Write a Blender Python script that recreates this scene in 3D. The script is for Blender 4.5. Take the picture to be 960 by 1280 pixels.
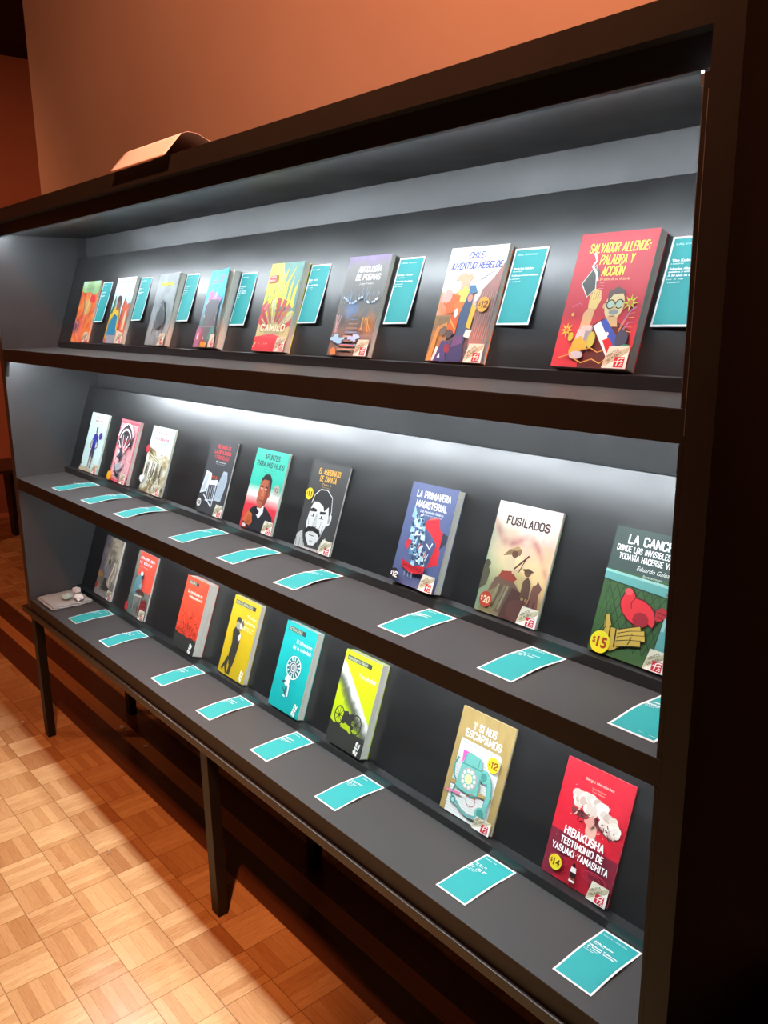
import bpy, bmesh, math, random
from mathutils import Vector, Matrix
random.seed(7)
C = bpy.context.scene.collection
scene = bpy.context.scene
for o in list(bpy.data.objects):
    bpy.data.objects.remove(o)

# ------------------------------------------------------------------ camera
cam_data = bpy.data.cameras.new('camera')
cam = bpy.data.objects.new('camera', cam_data)
C.objects.link(cam)
YAW, PITCH, ROLL = -0.8746, -0.2334, -0.0108
cy_, sy_, cp_, sp_ = math.cos(YAW), math.sin(YAW), math.cos(PITCH), math.sin(PITCH)
fw = Vector((sy_*cp_, cy_*cp_, sp_)); rt = Vector((cy_, -sy_, 0)); up = rt.cross(fw)
cr, sr = math.cos(ROLL), math.sin(ROLL)
rt2 = cr*rt + sr*up; up2 = -sr*rt + cr*up
M = Matrix((rt2, up2, -fw)).transposed().to_4x4()
M.translation = Vector((2.9279, -0.8471, 1.4771))
cam.matrix_world = M
cam_data.sensor_fit = 'VERTICAL'
cam_data.sensor_height = 36.0
cam_data.lens = 1060.1/1280*36
cam_data.clip_start = 0.02
scene.camera = cam

# ------------------------------------------------------------------ view / world / lights
scene.view_settings.view_transform = 'Standard'
scene.view_settings.look = 'None'
scene.view_settings.gamma = 1.0
scene.view_settings.use_curve_mapping = False
scene.view_settings.exposure = 0.0
LED_POWER = 140.0
world = bpy.data.worlds.new('world'); scene.world = world
world.use_nodes = True
world.node_tree.nodes['Background'].inputs[0].default_value = (1.0, 0.5, 0.3, 1)
world.node_tree.nodes['Background'].inputs[1].default_value = 0.004

def spot(name, loc, target, power, color, size, blend, radius):
    l = bpy.data.lights.new(name, 'SPOT'); l.energy = power; l.color = color
    l.spot_size = math.radians(size); l.spot_blend = blend; l.shadow_soft_size = radius
    o = bpy.data.objects.new(name, l); C.objects.link(o)
    o.location = loc
    o.rotation_euler = (Vector(target)-Vector(loc)).to_track_quat('-Z', 'Y').to_euler()
    return o
# two neighbouring warm ceiling spots just behind the cabinet front: the lit floor with its double shadow edge
spot('ceiling_spot', (2.1, 0.045, 3.1), (1.0, -0.90, 0.0), 150, (1.0, 0.96, 0.86), 58, 0.35, 0.012)
spot('ceiling_spot', (2.3, 0.110, 3.1), (1.0, -0.90, 0.0), 150, (1.0, 0.96, 0.86), 58, 0.35, 0.012)
# the orange spot in front of the cabinet, then two added orange fill lights
spot('orange_spot_light', (2.3, -0.85, 3.1), (1.25, 0.42, 2.0), 215, (1.0, 0.36, 0.17), 104, 0.8, 0.05)
spot('orange_floor_fill', (2.4, -0.95, 3.1), (1.0, -0.64, 0.0), 225, (1.0, 0.29, 0.075), 36, 0.45, 0.04)  # added fill, brightens the shaded floor before the bench
spot('orange_spot_light', (-1.4, -1.6, 3.1), (-2.6, 0.3, 0.6), 130, (1.0, 0.36, 0.16), 110, 0.6, 0.05)  # added fill for the left end wall, no lamp of the room

# ------------------------------------------------------------------ materials
def lin(c):
    if isinstance(c, str):
        c = c.lstrip('#'); c = tuple(int(c[i:i+2], 16) for i in (0, 2, 4))
    out = []
    for v in c[:3]:
        v = v/255.0
        out.append(v/12.92 if v <= 0.04045 else ((v+0.055)/1.055)**2.4)
    return tuple(out)
def mat(name, col, rough=0.5, spec=0.5, noise=0.0, nscale=20.0, bump=0.0, stretch=(1, 1, 1), rnoise=0.0):
    m = bpy.data.materials.new(name); m.use_nodes = True
    nt = m.node_tree; b = nt.nodes['Principled BSDF']
    b.inputs['Base Color'].default_value = (*col, 1)
    b.inputs['Roughness'].default_value = rough
    b.inputs['Specular IOR Level'].default_value = spec
    if noise or bump or rnoise:
        tc = nt.nodes.new('ShaderNodeTexCoord'); mp = nt.nodes.new('ShaderNodeMapping')
        mp.inputs['Scale'].default_value = stretch
        nz = nt.nodes.new('ShaderNodeTexNoise'); nz.inputs['Scale'].default_value = nscale
        nz.inputs['Detail'].default_value = 6; nz.inputs['Roughness'].default_value = 0.6
        nt.links.new(tc.outputs['Object'], mp.inputs['Vector'])
        nt.links.new(mp.outputs['Vector'], nz.inputs['Vector'])
        if noise:
            mx = nt.nodes.new('ShaderNodeMix'); mx.data_type = 'RGBA'
            mx.inputs[6].default_value = (*[c*(1-noise) for c in col], 1)
            mx.inputs[7].default_value = (*[min(1, c*(1+noise)) for c in col], 1)
            nt.links.new(nz.outputs['Fac'], mx.inputs[0])
            nt.links.new(mx.outputs[2], b.inputs['Base Color'])
        if rnoise:
            mr = nt.nodes.new('ShaderNodeMapRange')
            mr.inputs['From Min'].default_value = 0.3; mr.inputs['From Max'].default_value = 0.7
            mr.inputs['To Min'].default_value = rough-rnoise; mr.inputs['To Max'].default_value = rough+rnoise
            nt.links.new(nz.outputs['Fac'], mr.inputs['Value'])
            nt.links.new(mr.outputs['Result'], b.inputs['Roughness'])
        if bump:
            bp = nt.nodes.new('ShaderNodeBump'); bp.inputs['Strength'].default_value = bump
            bp.inputs['Distance'].default_value = 0.002
            nt.links.new(nz.outputs['Fac'], bp.inputs['Height'])
            nt.links.new(bp.outputs['Normal'], b.inputs['Normal'])
    return m
M_FRAME = mat('black_painted_wood', (0.029, 0.027, 0.026), 0.5, 0.35, 0.25, 14, 0.15)
M_INNER = mat('satin_black_paint', (0.046, 0.046, 0.047), 0.42, 0.5, 0.35, 7, 0.03, (1, 1, 1), 0.06)
M_PANEL = mat('brushed_black_paint', (0.013, 0.013, 0.0132), 0.33, 0.80, 0.30, 11, 0.03, (0.6, 2, 2), 0.05)
M_SHELF = mat('black_laminate', (0.058, 0.057, 0.056), 0.5, 0.5, 0.12, 8, 0.05)
M_BENCH = mat('dark_walnut', (0.026, 0.018, 0.012), 0.35, 0.5, 0.2, 10, 0.0, (1, 8, 8))
M_LEG = mat('dark_stained_leg', (0.010, 0.008, 0.006), 0.5, 0.35, 0.3, 20, 0.0, (4, 4, 0.6))
M_EDGE = mat('edge_highlight', (0.22, 0.225, 0.23), 0.35, 0.5)  # pale colour painting in the highlights along the bead
M_SALMON = mat('salmon_paper', (0.72, 0.38, 0.25), 0.7, 0.2, 0.04, 30)
M_PAPER = mat('white_paper', (0.80, 0.74, 0.70), 0.7, 0.2, 0.04, 30)
M_PAGES = None
M_FELT = mat('grey_cloth', (0.36, 0.365, 0.345), 0.9, 0.1, 0.25, 160, 0.5)
M_WALL = mat('terracotta_wall_paint', (0.52, 0.38, 0.32), 0.85, 0.2, 0.10, 3.0, 0.15)
M_WALLRED = mat('brick_red_wall_paint', (0.50, 0.20, 0.13), 0.85, 0.2, 0.12, 3.0, 0.15)
M_CEIL = mat('dark_ceiling', (0.05, 0.02, 0.014), 0.9, 0.1, 0.2, 5)
M_CABLE = mat('brown_cable', (0.16, 0.10, 0.06), 0.5, 0.4)
M_SCRAP = mat('crumpled_tape', (0.72, 0.74, 0.71), 0.35, 0.5, 0.1, 60)
M_SCRAPG = mat('greenish_tape', (0.42, 0.56, 0.49), 0.4, 0.5, 0.1, 60)

def emis(name, col, s):
    m = bpy.data.materials.new(name); m.use_nodes = True
    nt = m.node_tree; nt.nodes.clear()
    e = nt.nodes.new('ShaderNodeEmission'); o = nt.nodes.new('ShaderNodeOutputMaterial')
    e.inputs[0].default_value = (*col, 1); e.inputs[1].default_value = s
    nt.links.new(e.outputs[0], o.inputs[0])
    return m
M_LED = emis('cool_white_led', (0.86, 0.94, 1.0), LED_POWER)
M_LED_TOP = emis('bright_cool_white_led', (0.84, 0.93, 1.0), LED_POWER*1.3)

# printed paper: the ink colours are stored per face corner
def printed(name, rough, coat=0.0):
    m = bpy.data.materials.new(name); m.use_nodes = True
    nt = m.node_tree; b = nt.nodes['Principled BSDF']
    a = nt.nodes.new('ShaderNodeVertexColor'); a.layer_name = 'ink'
    nt.links.new(a.outputs['Color'], b.inputs['Base Color'])
    b.inputs['Roughness'].default_value = rough
    b.inputs['Specular IOR Level'].default_value = coat
    return m
M_COVER = printed('printed_cover', 0.46, 0.45)
M_CARD = printed('printed_card', 0.55, 0.4)

# page block: fine leaf lines across the thickness
m = bpy.data.materials.new('page_edges'); m.use_nodes = True
nt = m.node_tree; b = nt.nodes['Principled BSDF']
tc = nt.nodes.new('ShaderNodeTexCoord'); mp = nt.nodes.new('ShaderNodeMapping')
mp.inputs['Scale'].default_value = (30, 2500, 12)
nz = nt.nodes.new('ShaderNodeTexNoise'); nz.inputs['Scale'].default_value = 1.0
nt.links.new(tc.outputs['Object'], mp.inputs['Vector']); nt.links.new(mp.outputs['Vector'], nz.inputs['Vector'])
rp = nt.nodes.new('ShaderNodeValToRGB')
rp.color_ramp.elements[0].position = 0.3; rp.color_ramp.elements[0].color = (0.52, 0.49, 0.41, 1)
rp.color_ramp.elements[1].position = 0.7; rp.color_ramp.elements[1].color = (0.80, 0.77, 0.68, 1)
nt.links.new(nz.outputs['Fac'], rp.inputs[0]); nt.links.new(rp.outputs[0], b.inputs['Base Color'])
b.inputs['Roughness'].default_value = 0.8
M_PAGES = m

# parquet floor: basket-weave squares of five strips, a dark-light-dark border along the wall
def floor_material():
    m = bpy.data.materials.new('parquet'); m.use_nodes = True
    nt = m.node_tree; b = nt.nodes['Principled BSDF']
    def N(t): return nt.nodes.new(t)
    def val(x, sock):
        if isinstance(x, (int, float)): sock.default_value = x
        else: nt.links.new(x, sock)
    def mth(op, a, bb=0.0, c=None):
        n = N('ShaderNodeMath'); n.operation = op
        val(a, n.inputs[0]); val(bb, n.inputs[1])
        if c is not None: val(c, n.inputs[2])
        return n.outputs[0]
    def comb(x, y, z):
        n = N('ShaderNodeCombineXYZ'); val(x, n.inputs[0]); val(y, n.inputs[1]); val(z, n.inputs[2]); return n.outputs[0]
    def mixc(f, a, bb):
        n = N('ShaderNodeMix'); n.data_type = 'RGBA'; val(f, n.inputs[0])
        for x, i in ((a, 6), (bb, 7)):
            if isinstance(x, tuple): n.inputs[i].default_value = (*x, 1)
            else: nt.links.new(x, n.inputs[i])
        return n.outputs[2]
    tc = N('ShaderNodeTexCoord'); sp = N('ShaderNodeSeparateXYZ'); nt.links.new(tc.outputs['Object'], sp.inputs[0])
    X, Y = sp.outputs[0], sp.outputs[1]
    fx = mth('DIVIDE', mth('SUBTRACT', X, 0.330), 0.1175); fy = mth('DIVIDE', mth('ADD', Y, 0.2435), 0.1185)
    ix, iy = mth('FLOOR', fx), mth('FLOOR', fy)
    lx, ly = mth('FRACT', fx), mth('FRACT', fy)
    lx = mth('SUBTRACT', fx, ix); ly = mth('SUBTRACT', fy, iy)
    par = mth('FLOORED_MODULO', mth('ADD', ix, iy), 2.0)
    ac = mth('ADD', mth('MULTIPLY', ly, par), mth('MULTIPLY', lx, mth('SUBTRACT', 1.0, par)))
    al = mth('ADD', mth('MULTIPLY', lx, par), mth('MULTIPLY', ly, mth('SUBTRACT', 1.0, par)))
    k = mth('FLOOR', mth('MULTIPLY', ac, 5.0))
    wn = N('ShaderNodeTexWhiteNoise'); wn.noise_dimensions = '3D'
    nt.links.new(comb(mth('ADD', mth('MULTIPLY', ix, 7.13), k), mth('MULTIPLY', iy, 3.7), par), wn.inputs['Vector'])
    rnd = wn.outputs['Value']
    wt = N('ShaderNodeTexWhiteNoise'); wt.noise_dimensions = '3D'
    nt.links.new(comb(ix, iy, 4.2), wt.inputs['Vector'])
    gr = N('ShaderNodeTexNoise'); gr.inputs['Scale'].default_value = 1.0; gr.inputs['Detail'].default_value = 4
    nt.links.new(comb(mth('ADD', mth('MULTIPLY', ac, 55.0), mth('MULTIPLY', ix, 13.0)), mth('MULTIPLY', al, 3.0), mth('ADD', mth('MULTIPLY', iy, 5.0), k)), gr.inputs['Vector'])
    t = mth('ADD', mth('MULTIPLY', rnd, 0.30), mth('MULTIPLY', mth('SUBTRACT', gr.outputs['Fac'], 0.5), mth('ADD', 0.5, mth('MULTIPLY', mth('SUBTRACT', 1.0, par), 0.5))))
    t = mth('ADD', t, mth('ADD', 0.12, mth('MULTIPLY', wt.outputs['Value'], 0.26)))
    t = mth('ADD', t, mth('MULTIPLY', mth('SUBTRACT', 1.0, par), 0.16))
    rp = N('ShaderNodeValToRGB'); nt.links.new(t, rp.inputs[0])
    e = rp.color_ramp.elements
    e[0].position = 0.0; e[0].color = (0.30, 0.125, 0.042, 1)
    e[1].position = 1.0; e[1].color = (0.66, 0.475, 0.25, 1)
    e2 = rp.color_ramp.elements.new(0.45); e2.color = (0.47, 0.28, 0.125, 1)
    col = rp.outputs[0]
    # joints
    ex = mth('GREATER_THAN', mth('ABSOLUTE', mth('SUBTRACT', lx, 0.5)), 0.490)
    ey = mth('GREATER_THAN', mth('ABSOLUTE', mth('SUBTRACT', ly, 0.5)), 0.490)
    sj = mth('GREATER_THAN', mth('ABSOLUTE', mth('SUBTRACT', mth('FRACT', mth('MULTIPLY', ac, 5.0)), 0.5)), 0.475)
    jn = mth('MAXIMUM', mth('MULTIPLY', mth('MAXIMUM', ex, ey), 0.6), mth('MULTIPLY', sj, 0.3))
    col = mixc(jn, col, (0.12, 0.045, 0.015))
    # border
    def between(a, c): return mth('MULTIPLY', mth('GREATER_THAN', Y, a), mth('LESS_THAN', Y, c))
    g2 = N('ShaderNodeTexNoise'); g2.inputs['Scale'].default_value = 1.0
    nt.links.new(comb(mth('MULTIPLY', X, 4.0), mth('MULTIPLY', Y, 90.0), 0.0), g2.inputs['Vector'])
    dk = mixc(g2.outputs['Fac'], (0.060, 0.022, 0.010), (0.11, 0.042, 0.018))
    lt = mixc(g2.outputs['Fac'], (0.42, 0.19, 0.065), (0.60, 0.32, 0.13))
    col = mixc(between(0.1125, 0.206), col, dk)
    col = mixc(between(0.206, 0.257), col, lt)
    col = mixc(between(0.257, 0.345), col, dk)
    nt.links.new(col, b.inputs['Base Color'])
    b.inputs['Roughness'].default_value = 0.20
    b.inputs['Specular IOR Level'].default_value = 0.5
    bp = N('ShaderNodeBump'); bp.inputs['Strength'].default_value = 0.25; bp.inputs['Distance'].default_value = 0.001
    nt.links.new(mth('SUBTRACT', gr.outputs['Fac'], jn), bp.inputs['Height']); nt.links.new(bp.outputs['Normal'], b.inputs['Normal'])
    return m
M_FLOOR = floor_material()

# ------------------------------------------------------------------ helpers
def bx(bm, x0, x1, y0, y1, z0, z1):
    vs = [bm.verts.new((x, y, z)) for z in (z0, z1) for y in (y0, y1) for x in (x0, x1)]
    for f in ((0, 2, 3, 1), (4, 5, 7, 6), (0, 1, 5, 4), (2, 6, 7, 3), (0, 4, 6, 2), (1, 3, 7, 5)):
        bm.faces.new([vs[i] for i in f])
def prism(bm, prof, x0, x1):
    """extrude a (y, z) outline (clockwise seen from +x is fine) along x"""
    a = [bm.verts.new((x0, y, z)) for y, z in prof]; b = [bm.verts.new((x1, y, z)) for y, z in prof]
    bm.faces.new(a[::-1]); bm.faces.new(b)
    n = len(prof)
    for i in range(n):
        j = (i+1) % n
        bm.faces.new((a[i], a[j], b[j], b[i]))
def obj(name, bm, material, parent=None, bevel=0.0, smooth=False):
    bmesh.ops.recalc_face_normals(bm, faces=bm.faces[:])
    if bevel:
        bmesh.ops.bevel(bm, geom=bm.edges[:], offset=bevel, segments=2, affect='EDGES', profile=0.6)
    me = bpy.data.meshes.new(name); bm.to_mesh(me); bm.free()
    me.materials.append(material)
    if smooth:
        for p in me.polygons: p.use_smooth = True
    o = bpy.data.objects.new(name, me); C.objects.link(o)
    if parent: o.parent = parent
    return o
def box(name, d, material, parent=None, bevel=0.0):
    bm = bmesh.new(); bx(bm, *d); return obj(name, bm, material, parent, bevel)
def tag(o, label, cat, group=None, kind=None):
    o['label'] = label; o['category'] = cat
    if group: o['group'] = group
    if kind: o['kind'] = kind
def thing(name, label, cat, loc, group=None):
    o = bpy.data.objects.new(name, None); C.objects.link(o); o.location = loc
    o.empty_display_size = 0.1
    tag(o, label, cat, group); return o
def struct(o, label=None, cat=None):
    o['kind'] = 'structure'
    if label: o['label'] = label; o['category'] = cat

# ------------------------------------------------------------------ the room
struct(box('floor', (-3.6, 5.0, -4.5, 3.2, -0.05, 0.0), M_FLOOR), 'basket-weave parquet floor with a dark striped border along the wall', 'floor')
struct(box('wall_back', (-0.705, 5.0, 0.42, 0.60, 0.0, 3.2), M_WALL), 'terracotta painted wall rising behind the long black bookcase', 'wall')
struct(box('wall_left', (-3.75, -3.6, -4.5, 3.2, 0.0, 3.2), M_WALLRED), 'brick red wall at the far left end of the room', 'wall')
struct(box('wall_right', (5.0, 5.15, -4.5, 3.2, 0.0, 3.2), M_WALLRED), 'brick red wall to the right of the bookcase', 'wall')
struct(box('wall_front', (-3.75, 5.15, -4.65, -4.5, 0.0, 3.2), M_WALLRED), 'brick red wall facing the bookcase', 'wall')
struct(box('wall_far', (-3.75, 5.15, 3.2, 3.35, 0.0, 3.2), M_WALLRED), 'brick red wall of the recess behind the corner', 'wall')
struct(box('ceiling', (-3.75, 5.15, -4.65, 3.35, 3.2, 3.3), M_CEIL), 'dark ceiling above the brick red wall', 'ceiling')

# ------------------------------------------------------------------ display bookcase
W = 2.43; D = 0.335
ZS = [1.3686, 0.9451, 0.5157]           # shelf tops
FB = [1.3297, 0.9069, 0.4760]           # bottoms of the shelf fronts
Y0, SL = 0.176, 0.345                   # sloping boards: y = Y0 + SL*(z - shelf top)
cab = thing('display_bookcase', 'long black display bookcase with three lit shelves of paperbacks, standing on a low bench', 'bookcase', (0, 0, 0.4755))
def cabbox(name, d, m, parent=cab, bevel=0.0):
    o = box(name, (d[0], d[1], d[2], d[3], d[4]-0.4755, d[5]-0.4755), m, parent, bevel); return o
cabbox('side_panel', (-0.034, 0.0, 0.0, D, 0.476, 1.750), M_INNER)
cabbox('side_panel', (W, W+0.034, 0.0, D, 0.476, 1.750), M_FRAME)
cabbox('top_panel', (-0.034, W+0.034, 0.0, D, 1.7500, 1.7863), M_FRAME)
cabbox('back_panel', (0.0, W, 0.306, D-0.001, 0.476, 1.7499), M_INNER)
cabbox('ceiling_board', (0.0, W, 0.0365, 0.3055, 1.722, 1.7495), M_INNER)
cabbox('header_rail', (0.0, W, 0.022, 0.036, 1.7155, 1.7499), M_FRAME)
for k in range(3):
    z = ZS[k]
    zt = 1.722 if k == 0 else FB[k-1]+0.022
    sf = cabbox('shelf', (0.0, W, 0.019, 0.3055, z-0.018, z-0.0016), M_INNER)
    cabbox('shelf_surface', (0.0, W, 0.0010, 0.3055, z-0.0015, z), M_SHELF, sf)
    cabbox('shelf_front', (0.0, W, 0.001, 0.0185, FB[k]+(0.0005 if k == 2 else 0), z-0.0016), M_FRAME, sf)
    # sloping display board
    zb, ztop = z+0.0005, z+0.287
    bm = bmesh.new(); th = 0.012
    prism(bm, [(Y0, zb-0.4755), (Y0+SL*(ztop-z), ztop-0.4755), (Y0+SL*(ztop-z)+th, ztop-0.4755), (Y0+th, zb-0.4755)], 0.001, W-0.001)
    obj('display_board', bm, M_PANEL, cab)
    # ledge the books stand on
    bm = bmesh.new(); h = 0.019
    prism(bm, [(0.1605, zb-0.4755), (0.1605, z+h-0.4755), (Y0+SL*h-0.0006, z+h-0.4755), (Y0-0.0006, zb-0.4755)], 0.062 if k == 0 else 0.002, W-0.002)
    obj('book_ledge', bm, M_PANEL, cab, 0.0008)
    # led strip tucked behind the front rail above this shelf
    cabbox('led_strip', (0.30 if k == 2 else 0.02, W-0.006, 0.0365 if k == 0 else 0.020, 0.0410 if k == 0 else 0.030, (1.7175 if k == 0 else FB[k-1]+0.012), (1.7210 if k == 0 else FB[k-1]+0.017)), M_LED_TOP if k == 0 else M_LED)
    # slim upright bead inside the right post, its edge highlights built in as thin strips
    z1 = 1.7065 if k == 0 else FB[k-1]-0.001
    z0_ = z+0.0005
    cbd = cabbox('corner_bead', (W-0.0062, W-0.0004, 0.0005, 0.0075, z0_, z1), M_FRAME)
    if k == 0:
        cabbox('bead_highlight', (W-0.0070, W-0.0063, 0.0005, 0.0035, z0_, z1), M_EDGE, cbd)
        cabbox('bead_highlight', (W-0.0004, W+0.0004, -0.0006, 0.0000, z0_-0.03, z1-0.016), M_EDGE, cbd)
    else:
        cabbox('bead_highlight', (W-0.0004, W+0.0002, -0.0003, 0.0003, z0_-0.03, z1), M_BENCH, cbd)
cabbox('glint_clip', (W-0.0100, W-0.0072, 0.0005, 0.004, 1.694, 1.7060), M_EDGE)  # pale piece standing in for the glint by the right post
cabbox('led_glint', (W-0.0096, W-0.0078, 0.0005, 0.002, 1.7066, 1.7084), M_LED)  # tiny glowing piece added to imitate the glint under the header

# small gusset in the upper left corner of the middle bay
bm = bmesh.new()
zc = FB[0]-0.4755
pts = [(0.0002, zc), (0.022, zc), (0.0002, zc-0.05)]
a = [bm.verts.new((x, 0.002, z)) for x, z in pts]; b = [bm.verts.new((x, 0.012, z)) for x, z in pts]
bm.faces.new(a); bm.faces.new(b[::-1])
for i in range(3): bm.faces.new((a[i], b[i], b[(i+1) % 3], a[(i+1) % 3]))
obj('corner_gusset', bm, M_FRAME, cab)

# ------------------------------------------------------------------ bench under the bookcase
def tapered_leg(bm, cx, cy, zt, wt, dt, wb, db, lean=0.0):
    def ring(z, w, d, ox):
        return [bm.verts.new((cx+ox+sx*w/2, cy+sy*d/2, z)) for sx, sy in ((-1, -1), (1, -1), (1, 1), (-1, 1))]
    a = ring(zt, wt, dt, 0); b = ring(0.0005, wb, db, lean)
    bm.faces.new(a[::-1]); bm.faces.new(b)
    for i in range(4): bm.faces.new((a[i], a[(i+1) % 4], b[(i+1) % 4], b[i]))
def make_bench(name, label, loc, x0, x1, y0, y1, zt, legs, leg=(0.034, 0.036)):
    t = thing(name, label, 'bench', loc)
    bm = bmesh.new(); bx(bm, x0, x1, y0, y1, zt-0.021, zt)
    obj('bench_top', bm, M_BENCH, t, 0.0015)
    bm = bmesh.new(); bx(bm, x0+0.08, x1-0.08, y0+0.035, y0+0.052, zt-0.06, zt-0.0215)
    obj('apron', bm, M_LEG, t, 0.001)
    for x, y in legs:
        bm = bmesh.new(); tapered_leg(bm, x, y, zt-0.0215, leg[0], 0.030, leg[1], 0.026, 0.006)
        obj('leg', bm, M_LEG, t, 0.0012)
    return t
make_bench('low_bench', 'long low dark wooden bench on slim square legs, carrying the black bookcase', (0, 0, 0), -0.085, 2.53, -0.006, 0.345, 0.4750,
           [(0.000, 0.016), (1.225, 0.016), (2.44, 0.016), (0.030, 0.31), (1.225, 0.31), (2.44, 0.31)])
make_bench('side_bench', 'low dark bench beyond the left end of the bookcase, mostly hidden by it', (-3.0, 0.62, 0), -0.25, 0.25, -0.25, 0.45, 0.50,
           [(-0.06, 0.215), (-0.06, -0.2), (0.17, 0.215), (0.17, -0.2)], (0.17, 0.085))

# cable sagging under the bench front
def tube(name, pts, r, m, parent=None, n=8):
    bm = bmesh.new(); rings = []
    P = [Vector(p) for p in pts]
    for i, p in enumerate(P):
        d = (P[min(i+1, len(P)-1)]-P[max(i-1, 0)]).normalized()
        s = d.cross(Vector((0, 0, 1))).normalized(); u = s.cross(d)
        rings.append([bm.verts.new(p+r*(math.cos(2*math.pi*k/n)*s+math.sin(2*math.pi*k/n)*u)) for k in range(n)])
    for a, b in zip(rings, rings[1:]):
        for k in range(n): bm.faces.new((a[k], a[(k+1) % n], b[(k+1) % n], b[k]))
    bm.faces.new(rings[0]); bm.faces.new(rings[-1][::-1])
    return obj(name, bm, m, parent, 0, True)
cb = tube('cable', [(1.265+0.16*i/14, 0.028, 0.4525-0.034*math.sin(math.pi*i/14)**0.8) for i in range(15)], 0.0018, M_CABLE)
tag(cb, 'thin brown cable sagging below the bench edge beside the middle leg', 'cable')
# ------------------------------------------------------------------ print engine (ink as corner colours)
_glyph = {}
def glyphs(s, bold=0.0, shear=0.0):
    key = (s, bold, shear)
    if key in _glyph: return _glyph[key]
    cu = bpy.data.curves.new('txt', 'FONT'); cu.body = s; cu.size = 1.0
    cu.offset = bold; cu.shear = shear; cu.resolution_u = 3
    o = bpy.data.objects.new('txt', cu); C.objects.link(o)
    me = bpy.data.meshes.new_from_object(o)
    vs = [v.co.copy() for v in me.vertices]; fs = [tuple(p.vertices) for p in me.polygons]
    bpy.data.objects.remove(o); bpy.data.curves.remove(cu); bpy.data.meshes.remove(me)
    x0 = min(v.x for v in vs); x1 = max(v.x for v in vs); y0 = min(v.y for v in vs); y1 = max(v.y for v in vs)
    _glyph[key] = ([((v.x-x0)/(x1-x0), (v.y-y0)/(y1-y0)) for v in vs], fs); return _glyph[key]

def hsh(i, j, s):
    n = (i*374761393 + j*668265263 + s*974634777) & 0xffffffff
    n = ((n ^ (n >> 13))*1274126177) & 0xffffffff
    return ((n ^ (n >> 16)) & 0xffff)/65535.0
def vn(x, y, s=0):
    i, j = math.floor(x), math.floor(y); fx, fy = x-i, y-j
    fx = fx*fx*(3-2*fx); fy = fy*fy*(3-2*fy)
    a = hsh(i, j, s)*(1-fx)+hsh(i+1, j, s)*fx; b = hsh(i, j+1, s)*(1-fx)+hsh(i+1, j+1, s)*fx
    return a*(1-fy)+b*fy
def fbm(x, y, s=0):
    return 0.55*vn(x, y, s)+0.3*vn(2.1*x+5, 2.1*y+3, s+1)+0.15*vn(4.3*x+1, 4.3*y+7, s+2)
def mixl(a, b, t):
    t = max(0.0, min(1.0, t)); return tuple(a[i]*(1-t)+b[i]*t for i in range(3))
def ramp(stops, t):
    if t <= stops[0][0]: return stops[0][1]
    for (t0, c0), (t1, c1) in zip(stops, stops[1:]):
        if t <= t1: return mixl(c0, c1, (t-t0)/(t1-t0))
    return stops[-1][1]
K = {}
def c(h):
    if h not in K: K[h] = lin(h)
    return K[h]

_ST = {
 'A': [[(0,0),(.5,1),(1,0)],[(.2,.3),(.8,.3)]], 'B': [[(0,0),(0,1),(.7,1),(1,.86),(1,.66),(.7,.53),(0,.53)],[(.7,.53),(1,.4),(1,.14),(.7,0),(0,0)]],
 'C': [[(1,.72),(1,.86),(.72,1),(.28,1),(0,.86),(0,.14),(.28,0),(.72,0),(1,.14),(1,.28)]], 'D': [[(0,0),(0,1),(.6,1),(1,.82),(1,.18),(.6,0),(0,0)]],
 'E': [[(1,1),(0,1),(0,0),(1,0)],[(0,.52),(.8,.52)]], 'F': [[(1,1),(0,1),(0,0)],[(0,.52),(.8,.52)]],
 'G': [[(1,.74),(1,.86),(.72,1),(.28,1),(0,.86),(0,.14),(.28,0),(.72,0),(1,.14),(1,.46),(.55,.46)]], 'H': [[(0,0),(0,1)],[(1,0),(1,1)],[(0,.52),(1,.52)]],
 'I': [[(.5,0),(.5,1)]], 'J': [[(1,1),(1,.14),(.72,0),(.28,0),(0,.14),(0,.3)]], 'K': [[(0,0),(0,1)],[(1,1),(0,.45)],[(.3,.6),(1,0)]], 'L': [[(0,1),(0,0),(1,0)]],
 'M': [[(0,0),(.05,1),(.5,.25),(.95,1),(1,0)]], 'N': [[(0,0),(0,1),(1,0),(1,1)]], 'O': [[(.28,0),(0,.14),(0,.86),(.28,1),(.72,1),(1,.86),(1,.14),(.72,0),(.28,0)]],
 'P': [[(0,0),(0,1),(.7,1),(1,.86),(1,.6),(.7,.46),(0,.46)]], 'R': [[(0,0),(0,1),(.7,1),(1,.86),(1,.64),(.7,.5),(0,.5)],[(.6,.5),(1,0)]],
 'S': [[(1,.74),(1,.86),(.72,1),(.28,1),(0,.86),(0,.68),(.2,.56),(.8,.44),(1,.32),(1,.14),(.72,0),(.28,0),(0,.14),(0,.26)]],
 'T': [[(0,1),(1,1)],[(.5,1),(.5,0)]], 'U': [[(0,1),(0,.14),(.28,0),(.72,0),(1,.14),(1,1)]], 'V': [[(0,1),(.5,0),(1,1)]], 'Y': [[(0,1),(.5,.46),(1,1)],[(.5,.46),(.5,0)]],
 'Z': [[(0,1),(1,1),(0,0),(1,0)]], 'X': [[(0,0),(1,1)],[(0,1),(1,0)]], ':': [[(.5,.1),(.5,.22)],[(.5,.62),(.5,.74)]], '1': [[(.2,.8),(.6,1),(.6,0)]],
 '2': [[(0,.72),(0,.86),(.28,1),(.72,1),(1,.86),(1,.66),(0,.14),(0,0),(1,0)]]}
_ACC = {'Á': 'A', 'É': 'E', 'Í': 'I', 'Ó': 'O', 'Ú': 'U'}

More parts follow.
